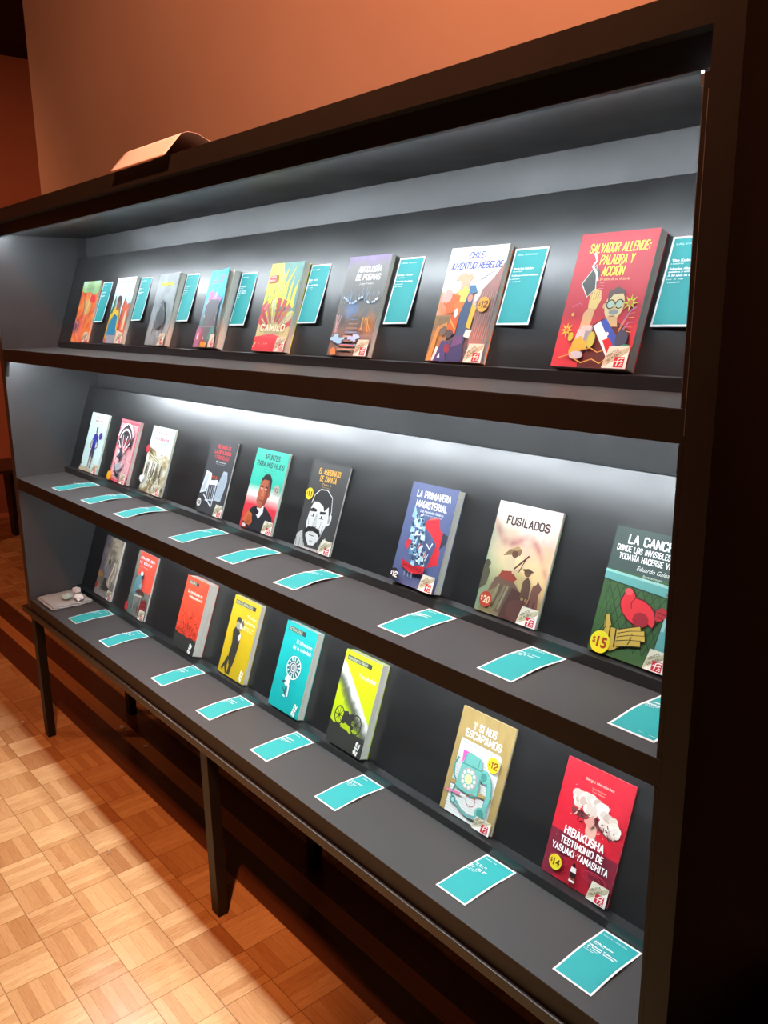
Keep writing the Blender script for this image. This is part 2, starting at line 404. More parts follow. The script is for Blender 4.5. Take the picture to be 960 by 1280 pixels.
class Art:
    """collects printed shapes in cover coordinates: u across 0..1, v up 0..1"""
    def __init__(s, aspect, fmap):
        s.V = []; s.F = []; s.K = []; s.n = 1; s.asp = aspect; s.fmap = fmap   # asp = width/height
    def _add(s, pts, faces, cols):
        b = len(s.V)
        for u, v in pts: s.V.append(s.fmap(u, v, s.n))
        for f in faces:
            s.F.append([b+i for i in f])
            s.K.append([cols[i] for i in f] if isinstance(cols, list) else [cols]*len(f))
    def grid(s, nu, nv, fn, u0=0, u1=1, v0=0, v1=1):
        pts = []; cols = []
        for j in range(nv+1):
            for i in range(nu+1):
                a, b = i/nu, j/nv
                u, v = u0+(u1-u0)*a, v0+(v1-v0)*b
                pts.append((u, v)); cols.append(fn(u, v) if callable(fn) else fn)
        fs = []
        for j in range(nv):
            for i in range(nu):
                k = j*(nu+1)+i; fs.append((k, k+1, k+nu+2, k+nu+1))
        s._add(pts, fs, cols); s.n += 1
    def poly(s, pts, col):
        col = c(col) if isinstance(col, str) else col
        ar = sum(pts[i][0]*pts[(i+1) % len(pts)][1]-pts[(i+1) % len(pts)][0]*pts[i][1] for i in range(len(pts)))
        if ar < 0: pts = pts[::-1]
        pts = [(min(1, max(0, u)), min(1, max(0, v))) for u, v in pts]
        s._add(pts, [tuple(range(len(pts)))], col); s.n += 1
    def ell(s, u, v, ru, rv, col, rot=0.0, n=20, a0=0.0, a1=360.0):
        """radii in u units both (true circle when ru == rv)"""
        r = math.radians(rot); P = []
        full = a1-a0 >= 360
        m = n if full else n+1
        for i in range(m):
            t = math.radians(a0+(a1-a0)*i/n)
            x, y = ru*math.cos(t), rv*math.sin(t)
            P.append((u+x*math.cos(r)-y*math.sin(r), v+(x*math.sin(r)+y*math.cos(r))*s.asp))
        s.poly(P, col)
    def line(s, pts, w, col, w1=None):
        """stroke, width in u units"""
        col = c(col) if isinstance(col, str) else col
        P = [Vector((u, v/s.asp)) for u, v in pts]; out = []; m = len(P)
        for i, p in enumerate(P):
            d = (P[min(i+1, m-1)]-P[max(i-1, 0)])
            if d.length == 0: d = Vector((1, 0))
            d.normalize(); q = Vector((-d.y, d.x))
            ww = (w if w1 is None else w+(w1-w)*i/(m-1))/2
            out.append((p+q*ww, p-q*ww))
        pts2 = []; fs = []
        for a, b in out:
            for q in (a, b): pts2.append((min(1, max(0, q.x)), min(1, max(0, q.y*s.asp))))
        for i in range(m-1): fs.append((2*i, 2*i+1, 2*i+3, 2*i+2))
        s._add(pts2, fs, col); s.n += 1
    def ring(s, u, v, r, w, col, n=20, sq=1.0):
        s.line([(u+r*math.cos(2*math.pi*i/n), v+r*sq*math.sin(2*math.pi*i/n)*s.asp) for i in range(n+1)], w, col)
    def text(s, t, u, v, h, w, col, rot=0.0, bold=0.02, shear=0.0, align='c'):
        """block of text centred on (u, v): h in v units, w in u units; rot in degrees"""
        col = c(col) if isinstance(col, str) else col
        if bold >= .03 and all(ch in _ST or ch in _ACC or ch == ' ' for ch in t): return s.caps(t, u, v, h, w, col, rot, shear)
        vs, fs = glyphs(t, bold, shear); r = math.radians(rot)
        ox = {'c': -0.5, 'l': 0.0, 'r': -1.0}[align]; P = []
        H = h/s.asp
        for x, y in vs:
            x = (x+ox)*w; y = (y-0.5)*H
            P.append((u+x*math.cos(r)-y*math.sin(r), v+(x*math.sin(r)+y*math.cos(r))*s.asp))
        s._add(P, fs, col); s.n += 1
    def caps(s, t, u, v, h, w, col, rot=0.0, shear=0.0, weight=1.0):
        """condensed poster capitals drawn as even strokes"""
        adv = []; x = 0.0
        for ch in t:
            k = _ACC.get(ch, ch)
            wd = {'I': .30, ':': .30, ' ': .55, 'M': 1.3, 'E': .82, 'L': .80, 'F': .82, 'T': .95, '1': .6}.get(k, 1.0)
            adv.append((ch, k, x, wd)); x += wd+.42
        tot = x-.42; sx = w/tot; H = h/s.asp; r = math.radians(rot)
        sw = min(.38*sx, .24*H)*weight; n0 = s.n; i = 0
        for ch, k, x0, wd in adv:
            if k == ' ': continue
            st = list(_ST[k])
            if ch != k: st = st+[[(.35, 1.12), (.7, 1.26)]]
            for pl in st:
                P = []
                for a, b in pl:
                    xx = (x0+a*wd)*sx-w/2+(b-.5)*H*shear; yy = (b-.5)*(H-sw*.9)
                    P.append((u+xx*math.cos(r)-yy*math.sin(r), v+(xx*math.sin(r)+yy*math.cos(r))*s.asp))
                # lengthen free ends a touch so corners read square
                for (a0, b0), (a1, b1) in zip(P, P[1:]):
                    dx, dy = a1-a0, (b1-b0)/s.asp; L = math.hypot(dx, dy) or 1.0; e = .30*sw/L
                    s.n = n0+.06*(i % 14); i += 1
                    s.line([(a0-dx*e, b0-(b1-b0)*e), (a1+dx*e, b1+(b1-b0)*e)], sw, col)
        s.n = n0+1
    def scrib(s, u, v, h, w, col, seed=1, n=9):
        """an unreadable row of letter-like marks, centred"""
        rnd = random.Random(seed); x = u-w/2
        st = w/n
        for i in range(n):
            if rnd.random() < 0.12: x += st; continue
            a = st*rnd.uniform(0.55, 0.85); hh = h*rnd.uniform(0.8, 1.0)
            k = rnd.randint(0, 2)
            t = st*0.28
            s.poly([(x, v-hh/2), (x+t, v-hh/2), (x+t, v+hh/2), (x, v+hh/2)], col)
            if k: s.poly([(x, v+hh/2-h*.25), (x+a, v+hh/2-h*.25), (x+a, v+hh/2), (x, v+hh/2)], col)
            if k == 2: s.poly([(x+a-t, v-hh/2), (x+a, v-hh/2), (x+a, v+hh/2), (x+a-t, v+hh/2)], col)
            else: s.poly([(x, v-h*.12), (x+a, v-h*.12), (x+a, v+h*.12), (x, v+h*.12)], col)
            x += st
    def mesh(s, name, material, extra=None):
        me = bpy.data.meshes.new(name)
        V, F, Kc = list(s.V), list(s.F), list(s.K)
        if extra:
            b = len(V); V += extra[0]
            for f, k in zip(extra[1], extra[2]):
                F.append([b+i for i in f]); Kc.append([k]*len(f))
        me.from_pydata(V, [], F)
        at = me.color_attributes.new('ink', 'FLOAT_COLOR', 'CORNER')
        buf = []
        for k in Kc:
            for q in k: buf += [q[0], q[1], q[2], 1.0]
        at.data.foreach_set('color', buf)
        me.materials.append(material)
        return me

def boxdata(V, F, x0, x1, y0, y1, z0, z1):
    b = len(V)
    for z in (z0, z1):
        for y in (y0, y1):
            for x in (x0, x1): V.append((x, y, z))
    for f in ((0, 2, 3, 1), (4, 5, 7, 6), (0, 1, 5, 4), (2, 6, 7, 3), (0, 4, 6, 2), (1, 3, 7, 5)):
        F.append([b+i for i in f])

ALPHA = math.atan(SL)
def make_book(label, group, row, x0, w, h, t, art, base, spine=None, curl=0.0, sticker=None, tilt=0.0):
    """paperback leaning on the sloping board: origin at its lower left back corner"""
    hb = 0.0195
    loc = (x0, Y0+SL*hb-0.0008, ZS[row]+hb)
    root = thing('paperback_book', label, 'book', loc, group)
    root.rotation_euler = (-ALPHA, 0, tilt)
    ct = 0.0007
    def bend(u, v): return curl*max(0.0, u-0.15)**2*(0.35+0.65*v)
    fmap = lambda u, v, n: (u*w, -t-0.00005*n-bend(u, v), v*h)
    A = Art(w/h, fmap)
    if callable(base): A.grid(44, 66, base)
    else: A.grid(6, 8, c(base))
    art(A)
    V, F, Kc = [], [], []
    sp = c(spine) if spine else (c(base) if isinstance(base, str) else base(0.02, 0.5))
    # front board back side + rim following the curl
    nu, nv = 8, 8; g0 = 0
    for lay in (0, 1):
        for j in range(nv+1):
            for i in range(nu+1):
                u, v = i/nu, j/nv
                V.append((u*w, -t-bend(u, v)+lay*ct-0.00002, v*h))
    S = (nu+1)*(nv+1)
    white = c('e8e4da')
    for j in range(nv):
        for i in range(nu):
            k = S+j*(nu+1)+i; F.append([k, k+nu+1, k+nu+2, k+1]); Kc.append(white)
    def rim(a, b):
        F.append([a, b, b+S, a+S]); Kc.append(white)
    for i in range(nu):
        rim(i+1, i); rim(nv*(nu+1)+i, nv*(nu+1)+i+1)
    for j in range(nv):
        rim(j*(nu+1), (j+1)*(nu+1)); rim((j+1)*(nu+1)+nu, j*(nu+1)+nu)
    f0 = len(F)
    boxdata(V, F, 0, ct, -t+ct, 0, 0, h); boxdata(V, F, ct, w, -ct, 0, 0, h)
    Kc += [sp]*(len(F)-f0)
    me = A.mesh('cover', M_COVER, (V, F, Kc))
    o = bpy.data.objects.new('cover', me); C.objects.link(o); o.parent = root
    bm = bmesh.new(); bx(bm, ct*1.2, w-0.0012, -t+ct*1.2, -ct*1.2, 0.0008, h-0.0008)
    obj('page_block', bm, M_PAGES, root)
    if sticker:
        su, sv, sr, col, txt, tcol, slabel = sticker
        S2 = Art(w/h, lambda u, v, n: (u*w, -t-0.00005*(A.n+6+n)-bend(u, v), v*h))
        S2.ell(su, sv, sr, sr, col, n=28)
        if txt: price(S2, su, sv, sr, txt, tcol)
        so = bpy.data.objects.new('price_sticker', S2.mesh('price_sticker', M_COVER)); C.objects.link(so); so.parent = o
        so['label'] = slabel
    return root
def price(A, u, v, r, txt, col):
    A.text('$', u-r*0.62, v+r*A.asp*0.05, r*A.asp*0.62, r*0.32, col, bold=0.02)
    A.text(txt, u+r*0.2, v, r*A.asp*0.95, r*1.02, col, bold=0.03)

def flap(A, u0=0.70, vt=0.158):
    """the printed turned-up corner with the red publisher's mark"""
    A.poly([(u0, 0), (u0+0.045, vt), (1, vt), (1, 0)], 'f1ede2')
    A.poly([(u0, 0), (u0+0.02, 0.06), (1, vt), (0.985, 0.115), (0.86, 0.06)], 'b9ae8c')
    A.poly([(u0, 0), (u0+0.045, vt), (1, vt)], 'ded7c1')
    A.poly([(u0+0.01, 0.02), (u0+0.03, 0.085), (1, vt), (0.90, 0.075)], 'c3b997')
    A.text('VIENTOS', u0+0.105, 0.108, 0.022, 0.15, '5d5440', rot=33, bold=0.02)
    A.text('DEL PUEBLO', u0+0.125, 0.080, 0.020, 0.19, '5d5440', rot=33, bold=0.02)
    x0, x1, y0, y1 = 0.845, 0.968, 0.008, 0.082
    A.poly([(x0, y0), (x1, y0), (x1, y1), (x0, y1)], 'cf2030')
    wcol = 'f6eee6'
    m = (x0+x1)/2; my = (y0+y1)/2
    A.line([(x0+0.035, y0+0.008), (x0+0.045, my), (x0+0.045, y1-0.02), (x0+0.07, y1-0.008), (x1-0.012, y1-0.010)], 0.013, wcol)
    A.line([(x0+0.012, my+0.004), (x1-0.03, my+0.004)], 0.011, wcol)
    A.line([(x1-0.03, y1-0.025), (x1-0.045, my+0.012), (x1-0.012, my+0.006)], 0.010, wcol)
    A.line([(m+0.01, y0+0.008), (m+0.03, my-0.008), (x1-0.012, my-0.012)], 0.010, wcol)
    A.line([(m+0.03, y0+0.012), (x1-0.012, y0+0.012)], 0.010, wcol)

def logo212(A, u=0.86, v=0.085, s=1.0):
    """three bold white figures turned on their side"""
    A.caps('212', u, v, 0.066, 0.20, c('f4f2ea'), rot=78, weight=1.25)

def blob(A, u, v, ru, rv, col, seed=0, n=18, rough=0.25, rot=0.0):
    rnd = random.Random(seed); P = []; r = math.radians(rot)
    for i in range(n):
        t = 2*math.pi*i/n; k = 1+rough*(rnd.random()-0.5)*2
        x, y = ru*k*math.cos(t), rv*k*math.sin(t)
        P.append((u+x*math.cos(r)-y*math.sin(r), v+(x*math.sin(r)+y*math.cos(r))*A.asp))
    A.poly(P, col)
def crowd(A, u0, u1, v0, v1, n, cols, seed, r=0.03):
    rnd = random.Random(seed)
    for i in range(n):
        u = rnd.uniform(u0, u1); v = v1+(v0-v1)*i/n+rnd.uniform(-.01, .01)
        col = rnd.choice(cols); rr = r*rnd.uniform(.7, 1.2)
        A.poly([(u-rr*1.3, v-rr*2.2*A.asp), (u+rr*1.3, v-rr*2.2*A.asp), (u+rr*.9, v-rr*.6*A.asp), (u-rr*.9, v-rr*.6*A.asp)], rnd.choice(cols))
        A.ell(u, v, rr*.7, rr*.8, col, n=9)

# ------------------------------------------------------------------ cover designs
def b_mural(u, v):
    n = fbm(u*5, v*7, 3); 
    if v > 0.80+0.07*(vn(u*4, 1, 2)-.5): return ramp([(0.2, c('7fb07a')), (0.5, c('a9c77f')), (0.8, c('b8d9c4'))], n+(v-.88)*1.2)
    sw = vn(u*6+2*math.sin(v*7), v*5, 9)
    col = ramp([(0.1, c('b0303a')), (0.35, c('e0502f')), (0.6, c('ef7d3a')), (0.9, c('f0a860'))], 0.6*n+0.5*sw)
    d = ((u-.55)/.22)**2+((v-.58)/.17)**2
    if d < 1: col = mixl(c('d9b36a'), col, d**2)
    d2 = ((u-.15)/.2)**2+((v-.25)/.14)**2
    if d2 < 1: col = mixl(c('5c3a7c'), col, d2)
    if abs(u-(.42+.25*(v-.1))) < .06 and v < .45: col = mixl(col, c('ee7c7c'), .8)
    return col
def a_mural(A):
    A.scrib(.5, .93, .035, .42, '7d8f94', 1, 6); A.scrib(.5, .875, .03, .5, '839593', 2, 8)
    A.line([(.05, .35), (.25, .28), (.22, .15), (.38, .05)], .02, 'f0b08a'); A.line([(.3, .7), (.42, .55), (.36, .4)], .03, '7b4a55')
    blob(A, .78, .70, .17, .10, 'e0343a', 4); A.line([(.62, .78), (.6, .60), (.52, .45)], .02, 'f4d9a0')
    flap(A)
def b_sky(u, v): return ramp([(0, c('e7d6b8')), (.3, c('dcebe8')), (.62, c('bfe6ee')), (1, c('e9f6f8'))], v+.25*(fbm(u*4, v*4, 5)-.5))
def a_worker(A):
    A.scrib(.52, .925, .04, .62, '7fa8bd', 3, 8); A.text('LOS MARTES', .52, .925, .03, .55, '6f9db4') if False else None
    A.scrib(.5, .87, .016, .62, '6d8894', 4, 14)
    A.poly([(.62, .20), (.62, .55), (.70, .74), (.74, .55), (.80, .64), (.86, .58), (1, .62), (1, .15)], 'd9694a')
    A.poly([(.62, .2), (.62, .5), (.72, .5), (.74, .2)], 'b5483c'); A.poly([(.82, .2), (.84, .48), (.92, .5), (.95, .2)], 'd8c49a')
    A.poly([(0, .02), (.05, .42), (.3, .56), (.46, .55), (.58, .42), (.62, .10), (.1, .06)], 'e2b830')
    A.poly([(.08, .28), (.30, .44), (.52, .40), (.60, .12), (.1, .10)], '2a7fa8'); A.poly([(.04, .42), (.16, .72), (.2, .72), (.16, .46)], '4a7f5a')
    A.poly([(.05, .0), (.1, .12), (.6, .12), (.6, 0)], '9aa0a8'); blob(A, .10, .04, .10, .05, 'c0707a', 3)
    A.ell(.40, .60, .10, .15, '8a5a48'); A.ell(.39, .665, .115, .085, '5a3a3c'); A.poly([(.34, .50), (.46, .50), (.48, .54), (.32, .54)], '9c4a3a')
    A.line([(.5, .45), (.57, .2)], .03, 'e8d040')
    flap(A)
def b_grey(u, v):
    n = fbm(u*6, v*9, 11); t = .35+.5*n+.12*(v-.5)
    return ramp([(.25, c('5d6566')), (.5, c('868e8f')), (.75, c('a3a9aa')), (1, c('b8bcbc'))], t)
def a_grey(A):
    A.scrib(.53, .845, .062, .68, 'f2e82a', 9, 7); A.scrib(.53, .845, .045, .66, 'f6ee4a', 12, 7)
    A.scrib(.5, .77, .012, .5, '737b7c', 5, 12); A.scrib(.5, .735, .010, .42, '737b7c', 6, 12)
    blob(A, .55, .36, .24, .22, '5c6062', 3); A.poly([(.35, .20), (.42, .5), (.55, .62), (.62, .5), (.78, .44), (.82, .15), (.7, .28), (.55, .2), (.5, .32)], '4e5254')
    A.line([(.3, .15), (.36, .4), (.5, .5)], .03, '44484a'); blob(A, .5, .58, .06, .06, '484c4e', 5)
    A.line([(.38, .3), (.3, .42)], .02, '8f9899'); A.line([(.62, .1), (.6, .18)], .02, 'b9c9d3')
    flap(A)
def b_carn(u, v): return ramp([(0, c('5a5a60')), (.3, c('6a7a7c')), (.52, c('8fb8c4')), (.66, c('59cfe8')), (1, c('3fc0e6'))], v+.14*(fbm(u*5, v*6, 21)-.5))
def a_carn(A):
    A.scrib(.55, .905, .042, .46, 'd452a8', 4, 7); A.scrib(.50, .85, .042, .60, 'c85cb4', 5, 9); A.scrib(.52, .81, .012, .5, '7fb0d8', 6, 12)
    A.poly([(.2, .0), (.16, .55), (.3, .62), (.82, .6), (.86, .05)], '6c6a70')
    for i, (u, v, r, k) in enumerate([(.3, .66, .13, 'e07ab0'), (.46, .60, .10, 'ea9cc6'), (.68, .58, .16, 'd77cc0'), (.22, .56, .06, 'efd9e2'), (.70, .45, .13, 'd86a5c'), (.55, .66, .07, 'f0c6da')]): blob(A, u, v, r, r, k, i, 14, .35)
    for i in range(10):
        u = .2+.07*i; A.ell(u, .40+.05*math.sin(i*2.2), .02, .035, ['f1e6da', 'd8503f', 'ecd8c0'][i % 3])
    A.poly([(.40, .28), (.42, .54), (.54, .54), (.55, .30)], 'c9c7ac'); A.line([(.45, .52), (.47, .30)], .03, 'e8e4cc')
    blob(A, .52, .31, .07, .05, 'cf4860', 3); blob(A, .3, .3, .1, .03, '3f8f80', 5); A.line([(0.05, .262), (.92, .255)], .014, '8f8a90')
    A.poly([(.0, .0), (.02, .25), (.26, .25), (.25, .0)], 'a86a88'); A.poly([(.30, .04), (.30, .25), (.5, .25), (.5, .02)], 'c92f35'); A.poly([(.55, .1), (.55, .25), (.9, .25), (.9, .1)], '4f9088')
    for i in range(4): A.ell(.12+.13*i, .14, .035, .08, ['f0dcd8', 'c84a52', 'e9d6cb', '57707c'][i])
    A.poly([(.3, 0), (.3, .06), (.6, .06), (.6, 0)], 'd69a3c')
    flap(A)
def b_camilo(u, v):
    t = u-.47-.12*math.sin(v*9)
    if v > .45 and u > .47+.10*math.sin((v-.5)*9): return mixl(c('6f9f90'), c('5c8f86'), fbm(u*9, v*14, 4))
    if v > .40: return mixl(c('dfe03a'), c('e8e65a'), fbm(u*5, v*5, 8))
    return mixl(c('c9c48c'), c('b9b77a'), fbm(u*7, v*9, 3))
def a_camilo(A):
    Y = 'e4e23c'
    for p in ([(.45, .5), (.42, .75), (.58, .98), (.52, .72), (.55, .52)], [(.56, .5), (.55, .75), (.80, .97), (.66, .76), (.68, .52)], [(.70, .5), (.72, .7), (.80, .86), (.80, .66), (.83, .5)], [(.82, .5), (.86, .68), (.97, .82), (.94, .62), (.97, .48)], [(.3, .45), (.36, .62), (.46, .70), (.44, .5)]):
        A.poly(p, Y); A.line(p, .012, '5f7f6a')
    for p in ([(.06, .5), (.12, .62), (.1, .70), (.22, .60), (.3, .72), (.26, .52), (.16, .48)],): A.line(p, .022, '7d8a52')
    A.poly([(.0, .37), (.0, .52), (.14, .58), (.2, .5), (.06, .36)], 'c8524a'); A.line([(.03, .42), (.16, .55)], .015, 'e8b0a0')
    for i in range(9):
        a = math.radians(20+i*17); x, y = .5+.95*math.cos(a), .16+.9*math.sin(a)*A.asp
        q = .10; k = ['c9444a', 'd8cf9a', 'cf6d66', 'c23a44'][i % 4]
        A.poly([(.5+.22*math.cos(a-q), .19+.22*math.sin(a-q)*A.asp), (.5+.62*math.cos(a-q), .19+.62*math.sin(a-q)*A.asp), (.5+.62*math.cos(a+q), .19+.62*math.sin(a+q)*A.asp), (.5+.22*math.cos(a+q), .19+.22*math.sin(a+q)*A.asp)], k)
        A.line([(.5+.25*math.cos(a), .19+.25*math.sin(a)*A.asp), (.5+.6*math.cos(a), .19+.6*math.sin(a)*A.asp)], .01, '8c4a44')
    A.poly([(0, 0), (0, .16), (.5, .20), (1, .14), (1, 0)], 'c93a42'); A.poly([(.1, 0), (.2, .13), (.45, .16), (.5, 0)], 'd9635e'); A.line([(0, .04), (.18, .17)], .03, 'd9cfa0')
    A.ell(.5, .19, .24, .12, 'a8a880', a0=0, a1=180)
    A.text('CAMILO', .50, .265, .095, .74, '3d6a46', bold=.09); A.text('CAMILO', .50, .265, .085, .72, 'efe9c8', bold=.03)
    A.scrib(.33, .085, .03, .3, 'e58f7c', 4, 6)
    A.poly([(.06, .77), (.06, .855), (.30, .865), (.30, .785)], 'd0343c'); A.scrib(.18, .84, .02, .18, 'f0d8c0', 2, 5); A.scrib(.18, .80, .02, .18, 'f0d8c0', 3, 5)
    flap(A)
def b_poem(u, v):
    n = fbm(u*7, v*10, 31)
    col = ramp([(0, c('6b5a50')), (.2, c('7d6a62')), (.45, c('6f6a66')), (.7, c('73706c')), (.88, c('84807e')), (.95, c('8d7c98')), (1, c('9a84b4'))], v+.1*(n-.5))
    if v < .55: col = mixl(col, c('c07a3c'), max(0, .8-((u-.85)/.18)**2-((v-.32)/.16)**2))
    if v < .6: col = mixl(col, c('5f84b8'), max(0, .8-((u-.35)/.22)**2-((v-.46)/.12)**2))
    col = mixl(col, c('5c86a8'), max(0, .7-((u-.25)/.25)**2-((v-.14)/.05)**2))
    col = mixl(col, c('a88870'), max(0, .5*vn(u*14, v*22, 7)-.2) if v < .5 else 0)
    return col
def a_poem(A):
    A.text('ANTOLOGÍA', .56, .865, .062, .52, 'f2eee6', bold=.03, shear=.06); A.text('DE POEMAS', .56, .785, .062, .56, 'f2eee6', bold=.03, shear=.06)
    A.text('Jorge Teillier', .56, .718, .026, .34, 'e0d8d0', bold=.0)
    for i in range(46):
        rnd = random.Random(i); u = rnd.uniform(.04, .96); v = .53+rnd.uniform(-.02, .05)+(.03 if u > .5 else 0)
        A.line([(u, v), (u+rnd.uniform(-.01, .01), v+rnd.uniform(.02, .10))], .007, rnd.choice(['8fb4d8', 'a9a49c', '6d90b8', '9a958e']))
    for i in range(26):
        rnd = random.Random(i+80); u = rnd.uniform(.05, .95); A.ell(u, .55+.03*math.sin(u*14), rnd.uniform(.015, .03), .018, rnd.choice(['cfe2f4', '9fc4ea', 'e8eef4']), n=8)
    for i in range(9):
        t = i/9; A.line([(.5-.06-.22*t, .40-.38*t), (.5+.06+.2*t, .40-.38*t)], .012+.02*t, ['9a7a6c', '7c90b4', 'b08a74'][i % 3])
    A.line([(.46, .42), (.22, .0)], .02, '8a6a5c'); A.line([(.52, .42), (.66, .0)], .02, '8a6a5c')
    for i in range(14):
        rnd = random.Random(i+200); A.line([(.80+rnd.uniform(-.1, .15), .38), (.76+rnd.uniform(-.1, .2), .24)], .012, rnd.choice(['e0a050', 'c98a48', 'a86a3c', '8c6a50']))
    for i in range(8):
        rnd = random.Random(i+300); A.line([(.05+rnd.uniform(0, .15), .40), (.08+rnd.uniform(0, .1), .22)], .015, rnd.choice(['b07a8c', '7a8a6c', 'c8a0a0']))
    blob(A, .20, .16, .14, .06, '8fc0e0', 2, rough=.5); blob(A, .62, .17, .12, .05, 'a8c4ec', 5, rough=.5); A.line([(.34, .10), (.66, .095)], .018, 'd86048')
    blob(A, .18, .03, .08, .07, 'd88040', 7)
    flap(A)
def b_chile(u, v):
    n = fbm(u*6, v*8, 41)
    if u > .60-.55*(v-.62)+.0 and u > .55+ (v-.72)*0.9 and v < .86-(1-u)*1.0: return mixl(c('a8786c'), c('94605c'), n)
    if v > .62: return mixl(c('f2eef0'), c('fffdf8'), n)
    if v < .40 and u < .28: return mixl(c('74604c'), c('c08a48'), n*1.2-.2)
    if v < .40: return mixl(c('4d4450'), c('6a5a60'), n)
    return ramp([(.2, c('d8a0a4')), (.4, c('ec8850')), (.6, c('f0a070')), (.8, c('f4dcd0'))], n+.15*(v-.5))
def a_chile(A):
    A.text('CHILE:', .50, .925, .062, .27, '4a4fa0', bold=.03, shear=.12); A.text('JUVENTUD REBELDE', .50, .835, .062, .90, '4a4fa0', bold=.03, shear=.12)
    A.text('José Luis Morales', .50, .777, .020, .30, '9a9088', bold=0)
    for i in range(10): A.line([(.62+.035*i, .70+.012*i), (.70+.03*i, .715+.012*i)], .008, '8a8078')
    A.poly([(.99, .80), (.72, .62), (.70, .46), (.70, .14), (.96, .14), (.99, .2)], 'a5736a'); A.poly([(.92, .55), (.99, .62), (.99, .15), (.92, .15)], '8c7a74')
    for i in range(14): A.line([(.74+.018*i, .60), (.74+.018*i, .2)], .006, 'c09488' if i % 2 else '94604f')
    for i, (u, v, r, k) in enumerate([(.28, .60, .17, 'ee8a4c'), (.38, .68, .13, 'f3b08c'), (.20, .66, .11, 'efc9c4'), (.42, .58, .10, 'f0d060'), (.28, .50, .15, 'e66a2c'), (.14, .56, .08, 'e9a89c'), (.40, .47, .09, 'ea7830')]): blob(A, u, v, r, r*1.1, k, i, 16, .35)
    A.poly([(.46, .14), (.44, .42), (.52, .60), (.60, .58), (.64, .40), (.62, .14)], '445878'); A.poly([(.52, .58), (.50, .66), (.60, .66), (.66, .60)], '4a7a9c'); A.ell(.56, .55, .045, .05, 'd8907c')
    A.poly([(.60, .30), (.62, .50), (.70, .46), (.68, .28)], 'eab838'); A.poly([(.60, .22), (.70, .2), (.72, .27), (.62, .28)], 'eee2d8')
    A.poly([(.28, .25), (.30, .41), (.44, .40), (.44, .24)], 'e65f24'); A.ell(.37, .42, .035, .06, 'e9e2de'); A.line([(.30, .36), (.42, .28)], .02, 'f2a84c')
    A.poly([(.02, 0), (.10, .30), (.26, .34), (.28, .30), (.14, .25), (.12, 0)], 'c98a44'); A.poly([(.12, 0), (.16, .13), (.2, .12), (.18, 0)], 'f1ece6')
    A.poly([(.16, 0), (.24, .18), (.36, .17), (.36, 0)], '4a4378'); A.poly([(.36, 0), (.40, .18), (.55, .20), (.66, .10), (.66, 0)], '3f3c66'); A.poly([(.42, .12), (.44, .2), (.58, .24), (.6, .16)], '6a4a78')
    A.poly([(.22, .03), (.27, .03), (.25, .07)], 'f3f0ee'); blob(A, .36, .11, .05, .06, '8c2f3c', 4); blob(A, .22, .26, .06, .06, '6a6058', 5); blob(A, .34, .24, .06, .06, '554c4c', 6)
    flap(A)
